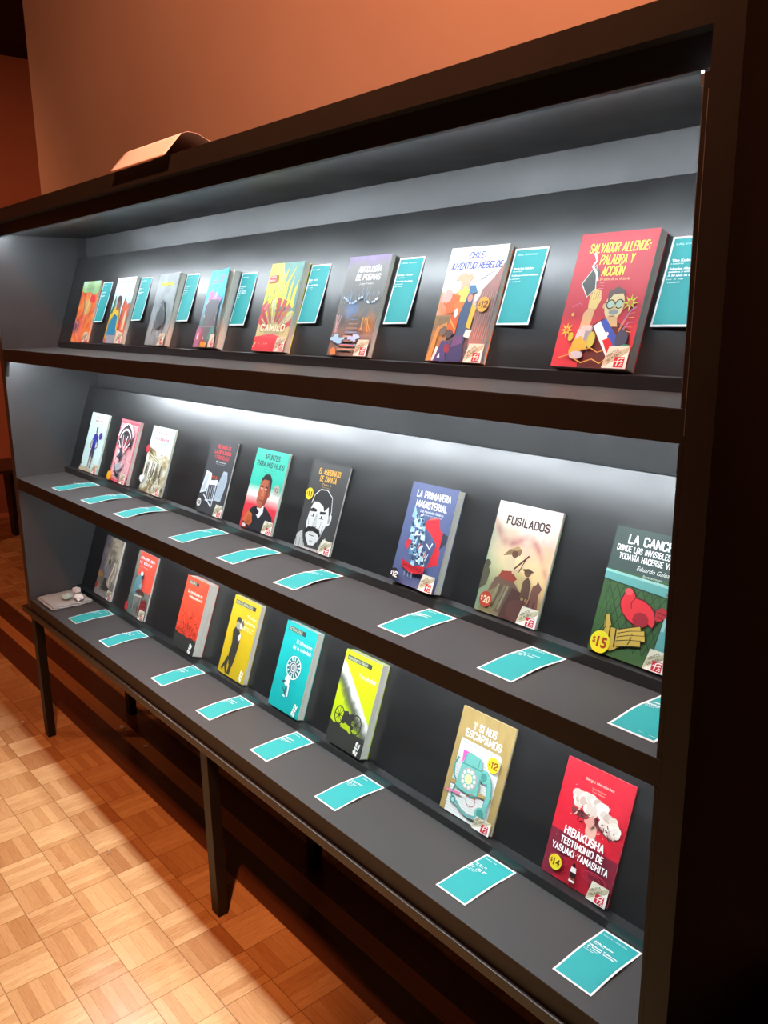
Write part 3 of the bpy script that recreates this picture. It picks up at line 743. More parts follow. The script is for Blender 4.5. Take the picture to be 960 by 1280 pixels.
def a_allende(A):
    Y = 'f0df50'
    for t, v, u, w in (('SALVADOR ALLENDE:', .885, .54, .76), ('PALABRA Y', .795, .545, .42), ('ACCIÓN', .71, .53, .27)): A.text(t, u, v, .072, w, Y, bold=.03, shear=.08)
    A.text('A 50 años de su victoria', .55, .652, .022, .42, 'e8c88a', bold=0)
    # coat and arm
    A.poly([(.36, 0), (.33, .22), (.42, .31), (.56, .36), (.76, .33), (.92, .28), (.97, .16), (.94, 0)], '5c2622')
    A.poly([(.33, .1), (.34, .26), (.45, .30), (.44, .12)], '8d8f96'); A.poly([(.22, .12), (.26, .28), (.36, .30), (.36, .12)], 'c3c2c4')
    A.poly([(.27, .28), (.28, .40), (.34, .45), (.42, .44), (.40, .30)], 'd9a878'); A.poly([(.28, .27), (.30, .31), (.44, .31), (.43, .27)], 'c8b8b0')
    A.poly([(.32, .44), (.31, .53), (.36, .58), (.44, .57), (.47, .50), (.43, .43)], 'e2c178')
    for i in range(4): A.line([(.33+.03*i, .50), (.335+.03*i, .565)], .008, 'b98a50')
    # raised cap/flag
    A.poly([(.16, .62), (.30, .76), (.37, .70), (.36, .58), (.27, .52)], '4c4a48'); A.line([(.16, .62), (.30, .76), (.36, .58), (.27, .52), (.16, .62)], .012, 'e6dccc')
    A.line([(.24, .85), (.29, .79), (.25, .75), (.32, .70), (.36, .64)], .026, 'efe9e0')
    for i in range(6): A.line([(.40, .62-.02*i), (.46, .625-.022*i)], .006, 'e08888')
    # head
    A.ell(.66, .455, .12, .165, 'd9c08c'); A.poly([(.55, .53), (.56, .56), (.66, .59), (.76, .56), (.78, .50), (.74, .54), (.62, .535), (.565, .48)], '5f4a4a')
    A.poly([(.60, .30), (.61, .38), (.73, .37), (.76, .30)], 'c9a676'); A.line([(.55, .475), (.77, .48)], .012, '34302c')
    A.ring(.61, .462, .048, .012, '2c2a28'); A.ring(.72, .464, .048, .012, '2c2a28'); A.ell(.61, .462, .04, .035, 'a9c2b4'); A.ell(.72, .464, .04, .035, 'a9c2b4')
    A.ell(.67, .405, .06, .03, '8d8d92'); A.poly([(.655, .46), (.68, .46), (.695, .42), (.645, .42)], 'c8a870'); A.line([(.63, .375), (.70, .375)], .012, '9c5f4c'); A.ell(.535, .45, .018, .03, 'cfa878')
    A.ell(.77, .45, .016, .03, 'cfa878')
    # sash
    A.poly([(.46, .30), (.54, .34), (.80, .12), (.74, .06)], 'eceae6'); A.poly([(.54, .335), (.60, .36), (.86, .18), (.80, .12)], '3550a8'); A.poly([(.62, .2), (.70, .22), (.84, .10), (.78, .04)], 'c8202c')
    A.ell(.66, .245, .025, .025, 'f4f2ee', n=5)
    # flowers and vines
    for (u, v, r) in ((.86, .47, .085), (.12, .27, .075)):
        for i in range(8):
            a = i*math.pi/4; A.poly([(u, v), (u+r*.45*math.cos(a-.35), v+r*.45*math.sin(a-.35)*A.asp), (u+r*1.15*math.cos(a), v+r*1.15*math.sin(a)*A.asp), (u+r*.45*math.cos(a+.35), v+r*.45*math.sin(a+.35)*A.asp)], 'c9c83c')
        A.ell(u, v, r*.36, r*.36, 'c4682c')
    for i in range(6): A.line([(.80, .20+.02*i), (.86+.02*(i % 3), .27+.03*i), (.95, .26+.035*i)], .009, ['d8a24a', 'c86a54', '8a7ab0'][i % 3])
    A.ell(.86, .21, .075, .10, '3e4258'); A.ell(.93, .16, .06, .02, '3f9a78')
    for u, v in ((.28, .17), (.34, .19), (.26, .12), (.34, .13), (.40, .16)): A.ell(u, v, .055, .04, 'd6a83c', rot=30*u*10)
    A.ell(.33, .085, .09, .045, 'b9bcc4'); A.ell(.20, .22, .035, .05, 'b8b43c'); A.ell(.48, .20, .05, .09, 'b6b44a')
    A.line([(.10, .06), (.25, .09), (.34, .05), (.42, .03), (.55, .06), (.66, .03), (.72, .06)], .010, 'e0b04c'); A.line([(.36, .12), (.5, .14), (.6, .11), (.7, .13)], .009, 'd8a24a')
    A.line([(.12, .44), (.22, .47), (.26, .45)], .008, 'c8688c'); A.ell(.16, .385, .02, .02, 'd8b048')
    flap(A)

def a_football(A):
    A.scrib(.42, .93, .03, .30, 'e59a92', 5, 5); A.scrib(.46, .865, .034, .62, 'e08d84', 6, 9)
    sk = '8b6a58'
    A.ell(.52, .715, .045, .075, sk); A.ell(.515, .745, .05, .04, '5f4a44'); A.poly([(.50, .64), (.55, .64), (.56, .68), (.49, .68)], sk)
    A.poly([(.36, .53), (.43, .64), (.52, .655), (.63, .64), (.69, .53), (.62, .51), (.60, .56), (.60, .38), (.42, .38), (.43, .56)], '3b3f9e')
    A.line([(.37, .53), (.33, .44), (.39, .40)], .045, sk); A.line([(.67, .53), (.72, .44), (.62, .40)], .045, sk)
    A.poly([(.42, .38), (.40, .25), (.50, .25), (.52, .31), (.53, .25), (.62, .25), (.60, .38)], '4b4358')
    A.line([(.44, .25), (.43, .06)], .055, '9a8272'); A.line([(.58, .25), (.56, .06)], .055, '9a8272')
    A.poly([(0, 0), (0, .06), (.4, .08), (.7, .02), (.7, 0)], 'bfb294'); A.poly([(.03, .10), (.11, .10), (.07, .16)], '4a4f5a')
    flap(A)
def a_engrave(A):
    A.poly([(0, 0), (0, .965), (1, .965), (1, 0)], 'cf5564'); A.poly([(.05, .03), (.05, .935), (.95, .935), (.95, .03)], 'e3a8ac')
    for i in range(120):
        rnd = random.Random(i+500); u = rnd.uniform(.08, .92); v = rnd.choice([rnd.uniform(.06, .40), rnd.uniform(.70, .92)])
        A.line([(u, v), (u+rnd.uniform(-.05, .05), v+rnd.uniform(-.02, .02))], .012, rnd.choice(['2e2c2e', 'f4eeee', 'f4eeee', '5a4a4e']))
    A.ell(.52, .58, .36, .42, '2b292b', a0=0, a1=180)
    for i in range(9):
        a = math.radians(18+18*i); A.line([(.50, .46), (.50+.38*math.cos(a), .50+.38*math.sin(a)*A.asp*1.0)], .03, 'f1e6e6' if i % 2 else 'd04a58')
    for i in range(6): A.poly([(.50, .50), (.62+.05*i, .50-.04*i), (.66+.05*i, .47-.04*i)], ['f0dede', 'd23a4a'][i % 2])
    for r, k in ((.40, 'f2ecec'), (.33, '36343a'), (.28, 'e8dcdc')): A.line([(.52+r*math.cos(math.radians(t)), .64+r*math.sin(math.radians(t))*A.asp*1.05) for t in range(20, 165, 12)], .05, k)
    A.poly([(.36, .86), (.52, .93), (.70, .86), (.52, .89)], '2c2a2c')
    A.ell(.42, .46, .11, .13, '3c444a'); A.ell(.34, .48, .05, .05, 'e8eaea'); A.line([(.28, .40), (.5, .36), (.4, .22)], .04, '2e2c2e')
    A.poly([(.3, .22), (.42, .09), (.56, .08), (.62, .18), (.5, .13)], '2a282a'); blob(A, .50, .24, .16, .12, 'a9a9ae', 8, rough=.5); A.line([(.25, .3), (.36, .2), (.3, .14)], .03, '37353a')
    A.poly([(.05, .03), (.3, .05), (.7, .03)], 'd04252')
    flap(A, .72)
def b_city(u, v):
    n = fbm(u*7, v*9, 61)
    if v > .66: return mixl(c('a9d8d4'), c('cfe2d2'), n+.3*(1-v)*2)
    col = ramp([(.25, c('6d5f44')), (.45, c('a8946a')), (.6, c('d8d2bc')), (.85, c('e6e6dc'))], n+.35*(v-.32))
    return col
def a_city(A):
    A.scrib(.50, .90, .045, .42, 'd97f96', 21, 6); A.scrib(.52, .815, .05, .62, 'd97f96', 22, 8); A.scrib(.52, .755, .014, .5, '8fae9c', 23, 12); A.scrib(.54, .73, .012, .42, '8fae9c', 24, 12)
    for i in range(15):
        rnd = random.Random(i+40); u = .08+.05*i; A.poly([(u, .30+rnd.uniform(-.06, .06)), (u+.02, .48+rnd.uniform(-.05, .03)), (u+.05, .46), (u+.04, .22)], rnd.choice(['e8e6e0', '8c8470', '5c5444', 'c8c0a8']))
    for i in range(26):
        rnd = random.Random(i+140); u = rnd.uniform(.03, .9); v = rnd.uniform(.03, .3); A.line([(u, v), (u+rnd.uniform(-.03, .06), v+rnd.uniform(.04, .12))], .025, rnd.choice(['4f4530', '8a7648', 'e2ddd0', '6a5c3c']))
    A.line([(.12, .60), (.70, .47)], .05, '8f8460'); A.line([(.12, .60), (.70, .47)], .02, 'e0dcc0')
    A.text('OTEL', .34, .615, .055, .34, '8c7d3e', rot=-14, bold=.01); A.text('A', .74, .60, .07, .10, '6d6236', bold=.01)
    blob(A, .10, .19, .09, .08, 'eceaf0', 5)
    flap(A)
def a_victims(A):
    for t, v, w in (('VÍCTIMAS DE', .905, .50), ('LA OPULENCIA', .835, .60), ('Y OTROS RELATOS', .765, .52)): A.text(t, .53, v, .050, w, 'd2383f', bold=.03)
    A.text('Marcelino Davalos', .55, .705, .018, .38, 'd8d8d6', bold=.01); A.text('Ilustraciones', .55, .678, .014, .36, '9a9a98', bold=0)
    W_ = 'd5dbe2'
    A.poly([(.02, .24), (.10, .56), (.30, .54), (.34, .46), (.22, .28)], W_); A.poly([(.06, .27), (.14, .52), (.24, .5), (.18, .3)], 'b6bec6')
    A.poly([(.60, .20), (.62, .42), (.72, .60), (.86, .60), (.92, .48), (.84, .2)], 'aeb8c2')
    for i in range(6): A.line([(.64+.04*i, .24), (.70+.03*i, .56)], .012, '8894a0')
    A.poly([(.26, .38), (.30, .44), (.60, .47), (.60, .40)], 'e4e8ec'); A.line([(.28, .42), (.30, .16)], .03, W_); A.line([(.56, .40), (.56, .12)], .03, W_)
    for i in range(3): A.line([(.36+.07*i, .38), (.37+.07*i, .17)], .014, 'c5ccd4')
    A.line([(.18, .24), (.56, .10)], .025, 'e2e6ea'); A.line([(.3, .17), (.6, .2)], .018, W_)
    for u in (.36, .44, .52): A.ell(u, .49, .03, .035, 'b4583f'); A.line([(.32, .47), (.58, .5)], .012, '8a3a30')
    A.ell(.09, .12, .082, .082, 'd9d6cf'); price(A, .09, .12, .08, '20', '3a3a3a')
    flap(A)
def b_juarez(u, v):
    if v > .55: return mixl(c('35b59b'), c('2faa93'), fbm(u*3, v*3, 2))
    if v > .40: return mixl(c('d8cfc8'), c('35b59b'), (v-.46)/.09)
    return mixl(c('d3303f'), c('d8cfc8'), (v-.30)/.14)
def a_juarez(A):
    T = '1d4a4c'
    A.text('APUNTES', .52, .915, .068, .45, T, bold=.03); A.text('PARA MIS HIJOS', .51, .82, .068, .82, T, bold=.03); A.text('Benito Juárez', .52, .755, .02, .34, '2c7a6c', bold=0); A.text('Ilustraciones de Mauricio', .55, .727, .016, .4, '2c7a6c', bold=0)
    S, D_ = 'a8573a', '7c3a28'
    A.poly([(.06, .02), (.10, .17), (.26, .27), (.42, .31), (.66, .31), (.90, .22), (.97, .1), (.97, 0), (.3, 0)], '23262b')
    A.poly([(.38, .22), (.44, .33), (.60, .33), (.62, .24), (.52, .15)], 'e6e0dc'); A.poly([(.30, .25), (.36, .29), (.50, .24), (.48, .20), (.36, .20)], '1a1a1e')
    A.poly([(.34, .48), (.34, .36), (.42, .28), (.52, .28), (.62, .34), (.67, .46), (.66, .60), (.56, .66), (.42, .66), (.35, .58)], S)
    A.poly([(.52, .30), (.62, .34), (.67, .46), (.66, .60), (.58, .62), (.57, .45)], D_)
    A.poly([(.34, .56), (.36, .64), (.44, .70), (.58, .71), (.67, .65), (.70, .50), (.66, .46), (.65, .57), (.58, .635), (.44, .635), (.37, .60)], '1c1a1c')
    A.line([(.36, .545), (.46, .55)], .025, '2a1814'); A.line([(.52, .55), (.60, .54)], .025, '2a1814'); A.ell(.42, .522, .03, .015, 'e8d6c8'); A.ell(.55, .522, .03, .015, 'e8d6c8'); A.ell(.425, .522, .013, .014, '120c0a'); A.ell(.552, .522, .013, .014, '120c0a')
    A.poly([(.46, .53), (.50, .53), (.53, .43), (.44, .43)], 'c06c4a'); A.line([(.42, .375), (.55, .375)], .018, '6a2a22'); A.line([(.45, .36), (.53, .36)], .015, 'b8684c'); A.ell(.68, .47, .025, .05, S)
    blob(A, .22, .13, .14, .13, 'b5552c', 4, rough=.2); A.line([(.1, .08), (.2, .2), (.3, .17)], .05, 'c86a3c'); A.line([(.14, .05), (.28, .10)], .025, '8a3f22'); A.ell(.14, .03, .06, .03, 'ded8d4')
    flap(A)
def a_zapata(A):
    O = 'd8a038'
    A.text('EL ASESINATO', .50, .895, .066, .56, O, bold=.035); A.text('DE ZAPATA', .50, .815, .066, .43, O, bold=.035)
    A.text('Taibo II', .49, .752, .022, .24, 'cfa860', bold=0); A.text('Ilustraciones', .49, .722, .014, .22, 'a88a54', bold=0); A.text('de Eko', .49, .697, .014, .2, 'a88a54', bold=0)
    Wt, G = 'd5d4d0', '9a9996'
    A.poly([(.0, .0), (.02, .14), (.14, .20), (.20, .10), (.30, .02), (.66, .03), (.70, .12), (.78, .18), (.9, .1), (.8, 0)], 'b9b8b4')
    for i in range(8): A.line([(.05+.1*i, .01), (.02+.1*i, .10)], .012, '565452')
    A.poly([(.22, .44), (.20, .30), (.26, .14), (.38, .05), (.52, .06), (.64, .16), (.72, .30), (.74, .46), (.70, .56), (.52, .52), (.40, .55), (.28, .54)], Wt)
    A.ell(.77, .38, .055, .10, Wt, rot=-12); A.ell(.77, .38, .028, .06, G)
    A.poly([(.22, .48), (.24, .60), (.36, .68), (.56, .69), (.72, .62), (.78, .48), (.75, .40), (.69, .52), (.60, .46), (.52, .54), (.40, .57), (.28, .56)], '2c2b2a')
    A.line([(.22, .52), (.26, .62), (.38, .69), (.56, .70), (.73, .63), (.79, .47), (.77, .42)], .014, 'e0dfdb')
    A.poly([(.24, .425), (.40, .435), (.42, .46), (.30, .475), (.22, .45)], '252423'); A.poly([(.50, .45), (.66, .46), (.64, .43), (.50, .415)], '252423')
    A.ell(.335, .395, .05, .022, 'f4f3f0'); A.ell(.57, .39, .05, .024, 'f4f3f0'); A.ell(.345, .395, .022, .022, '1c1b1a'); A.ell(.565, .39, .022, .023, '1c1b1a'); A.line([(.29, .38), (.38, .375)], .012, '4a4947'); A.line([(.52, .37), (.63, .375)], .012, '4a4947')
    A.poly([(.42, .42), (.46, .42), (.49, .27), (.37, .27)], 'c2c1bd'); A.line([(.38, .27), (.43, .255), (.49, .27)], .014, '3a3938'); A.line([(.44, .42), (.40, .30)], .012, G)
    A.poly([(.20, .20), (.28, .255), (.43, .265), (.58, .25), (.70, .16), (.66, .15), (.56, .20), (.43, .215), (.32, .20), (.24, .165)], '232221'); A.line([(.36, .165), (.50, .165)], .014, '5a5856'); A.line([(.40, .10), (.48, .10)], .02, G)
    A.line([(.60, .34), (.58, .26), (.64, .20)], .012, '8a8986'); A.line([(.25, .34), (.28, .27)], .012, '8a8986'); A.line([(.66, .30), (.66, .18), (.60, .10)], .02, '8a8986')
    flap(A)
def a_primavera(A):
    A.text('LA PRIMAVERA', .51, .895, .070, .72, 'f4f2ee', bold=.035); A.text('MAGISTERIAL', .51, .800, .070, .66, 'f4f2ee', bold=.035)
    A.text('Luis Hernández Navarro', .55, .735, .026, .50, 'dfe2ea', bold=.01); A.text('Ilustrado por Andrea Paz', .58, .702, .018, .40, 'c6cad6', bold=0)
    R = 'd2303a'
    A.poly([(.46, .60), (.50, .66), (.74, .70), (.80, .60), (.92, .56), (.86, .42), (.78, .46), (.72, .50), (.60, .55)], R); A.poly([(.88, .58), (.99, .56), (.98, .48), (.88, .42)], '33363f')
    A.poly([(.72, .22), (.80, .46), (.90, .40), (.92, .27)], R); A.poly([(.14, .38), (.20, .46), (.28, .42), (.22, .34)], R); A.line([(.54, .67), (.72, .70)], .02, 'e8665c'); A.line([(.52, .64), (.70, .66)], .01, '9c2230')
    A.poly([(.15, .66), (.17, .775), (.25, .70), (.24, .64)], '8fb4dc')
    rnd = random.Random(5)
    B_ = ['a9cfdc', '8fb8d4', '5f86a8', 'c8dfe4', '3f5672', '7fa6bc', '9cc4cc', 'dbe8ea']
    for i in range(46):
        t = i/46; u = .34+.20*t+rnd.uniform(-.16, .16)*(1 if t > .2 else .6); v = .69-.46*t+rnd.uniform(-.02, .02)
        rr = .034; A.poly([(u-rr*1.5, v-.06), (u+rr*1.5, v-.06), (u+rr, v-.012), (u-rr, v-.012)], rnd.choice(B_)); A.ell(u, v, rr*.8, rr*.9, rnd.choice(B_), n=10); A.ell(u-.006, v+.008, rr*.7, rr*.5, '2c3c52', n=8)
    for i in range(8): A.line([(.40+.05*i, .40-.02*i), (.44+.05*i, .47-.02*i)], .018, ['c8dfe4', '3f5672', R][i % 3])
    A.line([(.66, .44), (.74, .40), (.78, .46)], .022, 'e0e6ea')
    A.poly([(.22, .24), (.24, .17), (.48, .13), (.72, .15), (.74, .225), (.48, .205)], 'c2242f'); A.text('MAGISTERIO', .48, .185, .030, .40, '7c1822', rot=-3, bold=.01)
    for u in (.34, .42, .5): A.line([(u, .14), (u+.01, .09)], .02, '8d99b0')
    flap(A)
def b_fusil(u, v):
    n = fbm(u*4+v, v*5, 81); n2 = fbm(u*8, v*9, 83)
    col = ramp([(0, c('6d5a4a')), (.25, c('9a8a5c')), (.42, c('dcc48c')), (.55, c('e8c096')), (.70, c('dcaa96')), (.82, c('e6dccc')), (.92, c('e9ded4')), (1, c('c9c4bc'))], v+.22*(n-.5))
    col = mixl(col, c('7f9a80'), max(0, 1-u*1.9)*(1 if v < .75 else max(0, 1-(v-.75)*5))*.75*(.6+.6*n2))
    col = mixl(col, c('e89a70'), max(0, u-.55)*1.1*(1-abs(v-.62)*1.6))
    d = abs(v-(.66-.35*(u-.5)-.1*math.sin(u*7)))
    col = mixl(col, c('a8706c'), max(0, .65-d*9)*n2*1.8)
    if u > .78 and v > .7: col = mixl(col, c('d9a4a0'), .5)
    return col
def a_fusil(A):
    A.text('FUSILADOS', .52, .845, .080, .66, '46302c', bold=.03); A.text('Dulce Campobello', .52, .755, .022, .42, 'c2a898', bold=0); A.text('Ilustraciones de Ricardo', .52, .725, .018, .48, 'c2a898', bold=0)
    D_ = '5a4034'
    A.poly([(.10, .02), (.16, .22), (.22, .33), (.36, .36), (.52, .33), (.66, .25), (.62, .05)], '6a5244'); A.poly([(.06, 0), (.14, .18), (.30, .26), (.36, .12), (.30, 0)], '7d7450')
    for i in range(5): A.line([(.22+.05*i, .06), (.30+.05*i, .28)], .03, ['8a8468', '584a3c', '777058'][i % 3])
    A.poly([(.40, 0), (.52, .28), (.66, .26), (.72, .1), (.8, .05), (.74, 0)], '4e332c')
    A.poly([(.26, .34), (.30, .40), (.44, .42), (.56, .36), (.50, .32)], '8e3c30')
    A.poly([(.32, .40), (.30, .50), (.38, .57), (.46, .56), (.48, .42)], 'c8b490'); A.poly([(.26, .53), (.34, .595), (.46, .63), (.54, .61), (.52, .56), (.40, .555)], '8a6a4a'); A.ell(.44, .565, .05, .045, '6f4a3a'); A.poly([(.36, .60), (.46, .64), (.52, .62), (.44, .595)], 'a88a5e')
    A.line([(.48, .44), (.66, .58)], .022, '54392f'); A.line([(.46, .40), (.62, .47)], .03, 'c4a686'); A.line([(.56, .42), (.62, .54)], .012, '3f2a24')
    A.poly([(.66, .22), (.66, .36), (.72, .41), (.78, .36), (.80, .22)], D_); A.ell(.70, .44, .055, .05, '6b4a38'); A.ell(.70, .455, .085, .02, '59402f')
    A.poly([(.80, .14), (.82, .34), (.90, .38), (.96, .34), (.93, .28), (.97, .12)], '6f4a40'); A.poly([(.86, .34), (.88, .40), (.92, .36)], '6f4a40')
    A.poly([(.0, .18), (.0, .40), (.06, .42), (.12, .36), (.10, .24)], '54503e'); A.ell(.05, .43, .05, .045, '4a4638')
    A.ell(.70, .1, .2, .14, '5c3a34')
    for i in range(6): A.line([(.72+.04*i, .05), (.74+.04*i, .22)], .02, '7c4a40' if i % 2 else '4d302c')
    flap(A)
def b_cancha(u, v):
    n = fbm(u*5, v*6, 91)
    if v > .655+.07*(.5-u)*0: return mixl(c('3e4d48'), c('45554f'), n)
    return mixl(c('3c5a34'), c('4a6a3c'), n)
def a_cancha(A):
    T = 'f2f0ea'
    for i in range(12):
        A.line([(-.2+.11*i, .62), (.25+.11*i, .08)], .010, '2c4430'); A.line([(.1+.11*i, .62), (-.30+.11*i, .08)], .010, '2c4430')
    A.poly([(0, .0), (0, .655), (.0, .0)], '3c5a34')
    A.poly([(.0, .655), (.0, .575), (.80, .545), (.86, .555), (.86, .62), (.80, .635)], '5f9c96'); A.poly([(0, .655), (0, .635), (.84, .615), (.84, .635)], '8fbfb6'); A.line([(0, .575), (.8, .545)], .012, '2c3a38')
    A.poly([(.86, .56), (.80, .0), (.95, .0), (.98, .56)], '5f9c96'); A.poly([(.86, .56), (.84, .3), (.88, .3), (.90, .56)], '8fbfb6'); A.line([(.86, .56), (.80, .0)], .014, '2c3a38'); A.line([(.985, .56), (.955, .0)], .014, '2c3a38')
    A.line([(.80, .56), (.95, .62)], .03, '7c6a5c'); A.line([(.82, .62), (.96, .54)], .03, '7c6a5c')
    A.text('LA CANCHA', .52, .915, .075, .64, T, bold=.035); A.text('DONDE LOS INVISIBLES PUEDEN', .54, .838, .048, .93, T, bold=.03); A.text('TODAVÍA HACERSE VISIBLES', .555, .775, .048, .86, T, bold=.03)
    A.text('Eduardo Galeano', .62, .708, .034, .48, 'e6e6de', bold=.0, shear=.35); A.text('Ilustraciones', .60, .66, .018, .24, 'c8d0c8', bold=0); A.text('Maguma Ruiz', .62, .635, .018, .26, 'c8d0c8', bold=0)
    P = [(.28, .44), (.32, .52), (.38, .545), (.44, .52), (.46, .49), (.56, .485), (.66, .46), (.72, .42), (.76, .35), (.74, .30), (.66, .325), (.58, .30), (.50, .29), (.42, .31), (.34, .35), (.29, .40)]
    A.poly(P, 'd8323a'); A.line(P+[P[0]], .016, '5a1a20'); A.line([(.46, .49), (.42, .44), (.44, .40)], .014, '8a1c24'); A.ell(.58, .335, .10, .085, '9c2430'); A.poly([(.74, .44), (.80, .47), (.88, .455), (.86, .40), (.80, .36), (.74, .37)], 'b02a34'); A.line([(.76, .43), (.86, .42)], .012, '6a161e'); A.line([(.77, .40), (.85, .385)], .012, '6a161e')
    A.ell(.36, .52, .05, .04, 'e8545a')
    Gd, L = 'c9a54a', '3c2c18'
    A.poly([(.12, .10), (.18, .22), (.40, .22), (.42, .10), (.30, .04)], Gd); A.poly([(.16, .20), (.14, .30), (.19, .32), (.25, .24)], Gd)
    for i, (du, dv) in enumerate(((.62, .27), (.68, .245), (.70, .21), (.66, .165))):
        A.line([(.36, .20-.03*i), (.50, (.20-.03*i+dv)/2+.005), (du, dv)], .075, L); A.line([(.36, .20-.03*i), (.50, (.20-.03*i+dv)/2+.005), (du-.01, dv)], .058, Gd)
        A.line([(.50, .19-.02*i), (.53, .235-.02*i)], .012, L)
    for u in (.26, .34): A.line([(u, .08), (u-.02, .22)], .016, L)
    A.line([(.12, .10), (.18, .22), (.14, .30), (.19, .32), (.25, .24)], .012, L)
    flap(A, .74)
def b_photo(u, v):
    n = fbm(u*6, v*8, 101)
    col = ramp([(.2, c('5b5048')), (.45, c('8c8074')), (.7, c('b4a890')), (1, c('c9bda4'))], n+.15*(u-.3)+.1*(v-.5))
    if u < .36 and v > .35: col = mixl(col, c('6a6274'), .8-.8*(u/.36)**3)
    return col
def a_photo(A):
    A.scrib(.45, .93, .04, .5, '5c4f48', 31, 6); A.scrib(.5, .87, .03, .55, '6c5f54', 32, 8)
    A.poly([(.38, .30), (.34, .45), (.40, .56), (.56, .56), (.60, .40), (.54, .30)], '8b8790'); A.ell(.50, .60, .07, .07, '54483c'); A.poly([(.36, .12), (.40, .32), (.56, .32), (.60, .12)], '3f3a3c')
    A.line([(.70, .20), (.66, .34), (.74, .46), (.80, .62)], .05, 'e2dac8'); A.line([(.80, .30), (.92, .5), (.86, .62)], .04, 'ddd2bc'); A.poly([(0, .30), (.04, .42), (.3, .36), (.3, .3)], 'b8864e')
    blob(A, .55, .16, .22, .07, '3d3836', 3); A.poly([(0, 0), (0, .08), (.7, .1), (.7, 0)], '9a9090')
    flap(A)
def b_tierra(u, v):
    n = fbm(u*5, v*7, 111)
    if v > .42 and u > .12+.25*(.9-v): return mixl(c('d94a3c'), c('e05a44'), n)
    return ramp([(.3, c('4c4a46')), (.5, c('6c706a')), (.8, c('8c8478'))], n+.1*v)
def a_tierra(A):
    A.scrib(.53, .905, .05, .74, 'ece0e8', 41, 10); A.scrib(.50, .835, .05, .66, 'ece0e8', 42, 9); A.scrib(.52, .775, .015, .5, 'f0c8c0', 43, 12)
    A.poly([(.16, .30), (.20, .58), (.36, .66), (.50, .62), (.54, .38)], '5f8a90'); A.ell(.50, .63, .06, .065, '3a3236'); A.ell(.44, .675, .07, .05, 'e9e2e0'); A.poly([(.40, .48), (.52, .54), (.6, .5), (.5, .44)], '86a8ac')
    A.poly([(.30, .36), (.44, .44), (.72, .42), (.80, .36)], '5a3a34'); A.line([(.12, .26), (.36, .32), (.66, .34)], .03, 'd8d2c8'); A.line([(.34, .30), (.36, .08)], .025, 'a89c90'); A.line([(.64, .33), (.66, .1)], .025, 'a89c90')
    A.poly([(.66, .04), (.70, .30), (.96, .32), (.96, .04)], '8c2c2c')
    for i in range(4): A.line([(.7, .08+.06*i), (.95, .10+.06*i)], .02, '5c2022')
    A.poly([(.02, .1), (.14, .36), (.3, .3), (.26, 0)], '5c6f68')
    flap(A)
def hdr(A, t, w=.62, u=.36, v=.925):
    A.poly([(u-w/2, v-.026), (u+w/2, v-.026), (u+w/2, v+.026), (u-w/2, v+.026)], '54584c'); A.poly([(u+w/2, v-.026), (u+w/2+.10, v-.026), (u+w/2+.10, v+.026), (u+w/2, v+.026)], '2e2f2c')
    A.text(t, u, v, .034, w*.92, 'b9bda6', bold=.01)
def a_indep(A):
    hdr(A, 'VILLORO', .34, .30); A.text('La revolución de', .50, .80, .045, .66, 'f6ead8', bold=.01); A.text('Independencia', .56, .735, .045, .60, 'f6ead8', bold=.01)
    A.poly([(0, 0), (0, .22), (.3, .20), (.6, .23), (1, .20), (1, 0)], '33322f'); blob(A, .48, .27, .46, .11, 'd8422e', 6, 26, .2)
    rnd = random.Random(9)
    for i in range(80):
        u = rnd.uniform(.06, .94); v = rnd.uniform(.20, .52)*(1 if rnd.random() < .8 else .95)
        A.line([(u, v), (u+rnd.uniform(-.06, .06), v+rnd.uniform(.0, .05)), (u+rnd.uniform(-.08, .08), v+rnd.uniform(-.02, .03))], rnd.uniform(.008, .018), rnd.choice(['8e2018', 'a82a1e', '6c1812', 'f0705a']))
    logo212(A)
def a_ladron(A):
    hdr(A, 'EMILIO CARBALLIDO', .66, .40); A.text('Tiempo', .76, .80, .042, .34, 'f6f2d8', bold=.01); A.text('de ladrones', .66, .735, .042, .56, 'f6f2d8', bold=.01); A.text('La historia de', .70, .672, .024, .44, 'efe8b8', bold=0); A.text('Chucho el Roto', .68, .638, .024, .48, 'efe8b8', bold=0)
    K_ = '33312c'
    A.poly([(.26, .25), (.28, .42), (.22, .56), (.30, .64), (.40, .62), (.50, .56), (.54, .44), (.50, .20), (.46, .12), (.34, .14)], K_); A.poly([(.10, .06), (.24, .24), (.30, .22), (.28, .10), (.34, .02), (.28, .02), (.20, .10), (.14, .03)], K_); A.poly([(.36, .14), (.34, .02), (.44, .02), (.46, .14)], K_)
    A.ell(.36, .66, .075, .09, '9a9890'); A.poly([(.26, .68), (.28, .745), (.38, .76), (.46, .72), (.44, .68), (.34, .70)], K_); A.ell(.48, .665, .06, .075, 'cfccc0'); A.poly([(.44, .69), (.50, .74), (.56, .69), (.54, .65)], '5a5852'); A.poly([(.44, .52), (.52, .58), (.54, .50), (.48, .46)], 'dcd9cf'); A.line([(.40, .60), (.54, .62)], .03, '6b6962'); A.line([(.58, .64), (.63, .68)], .02, 'e2dfd4')
    logo212(A)
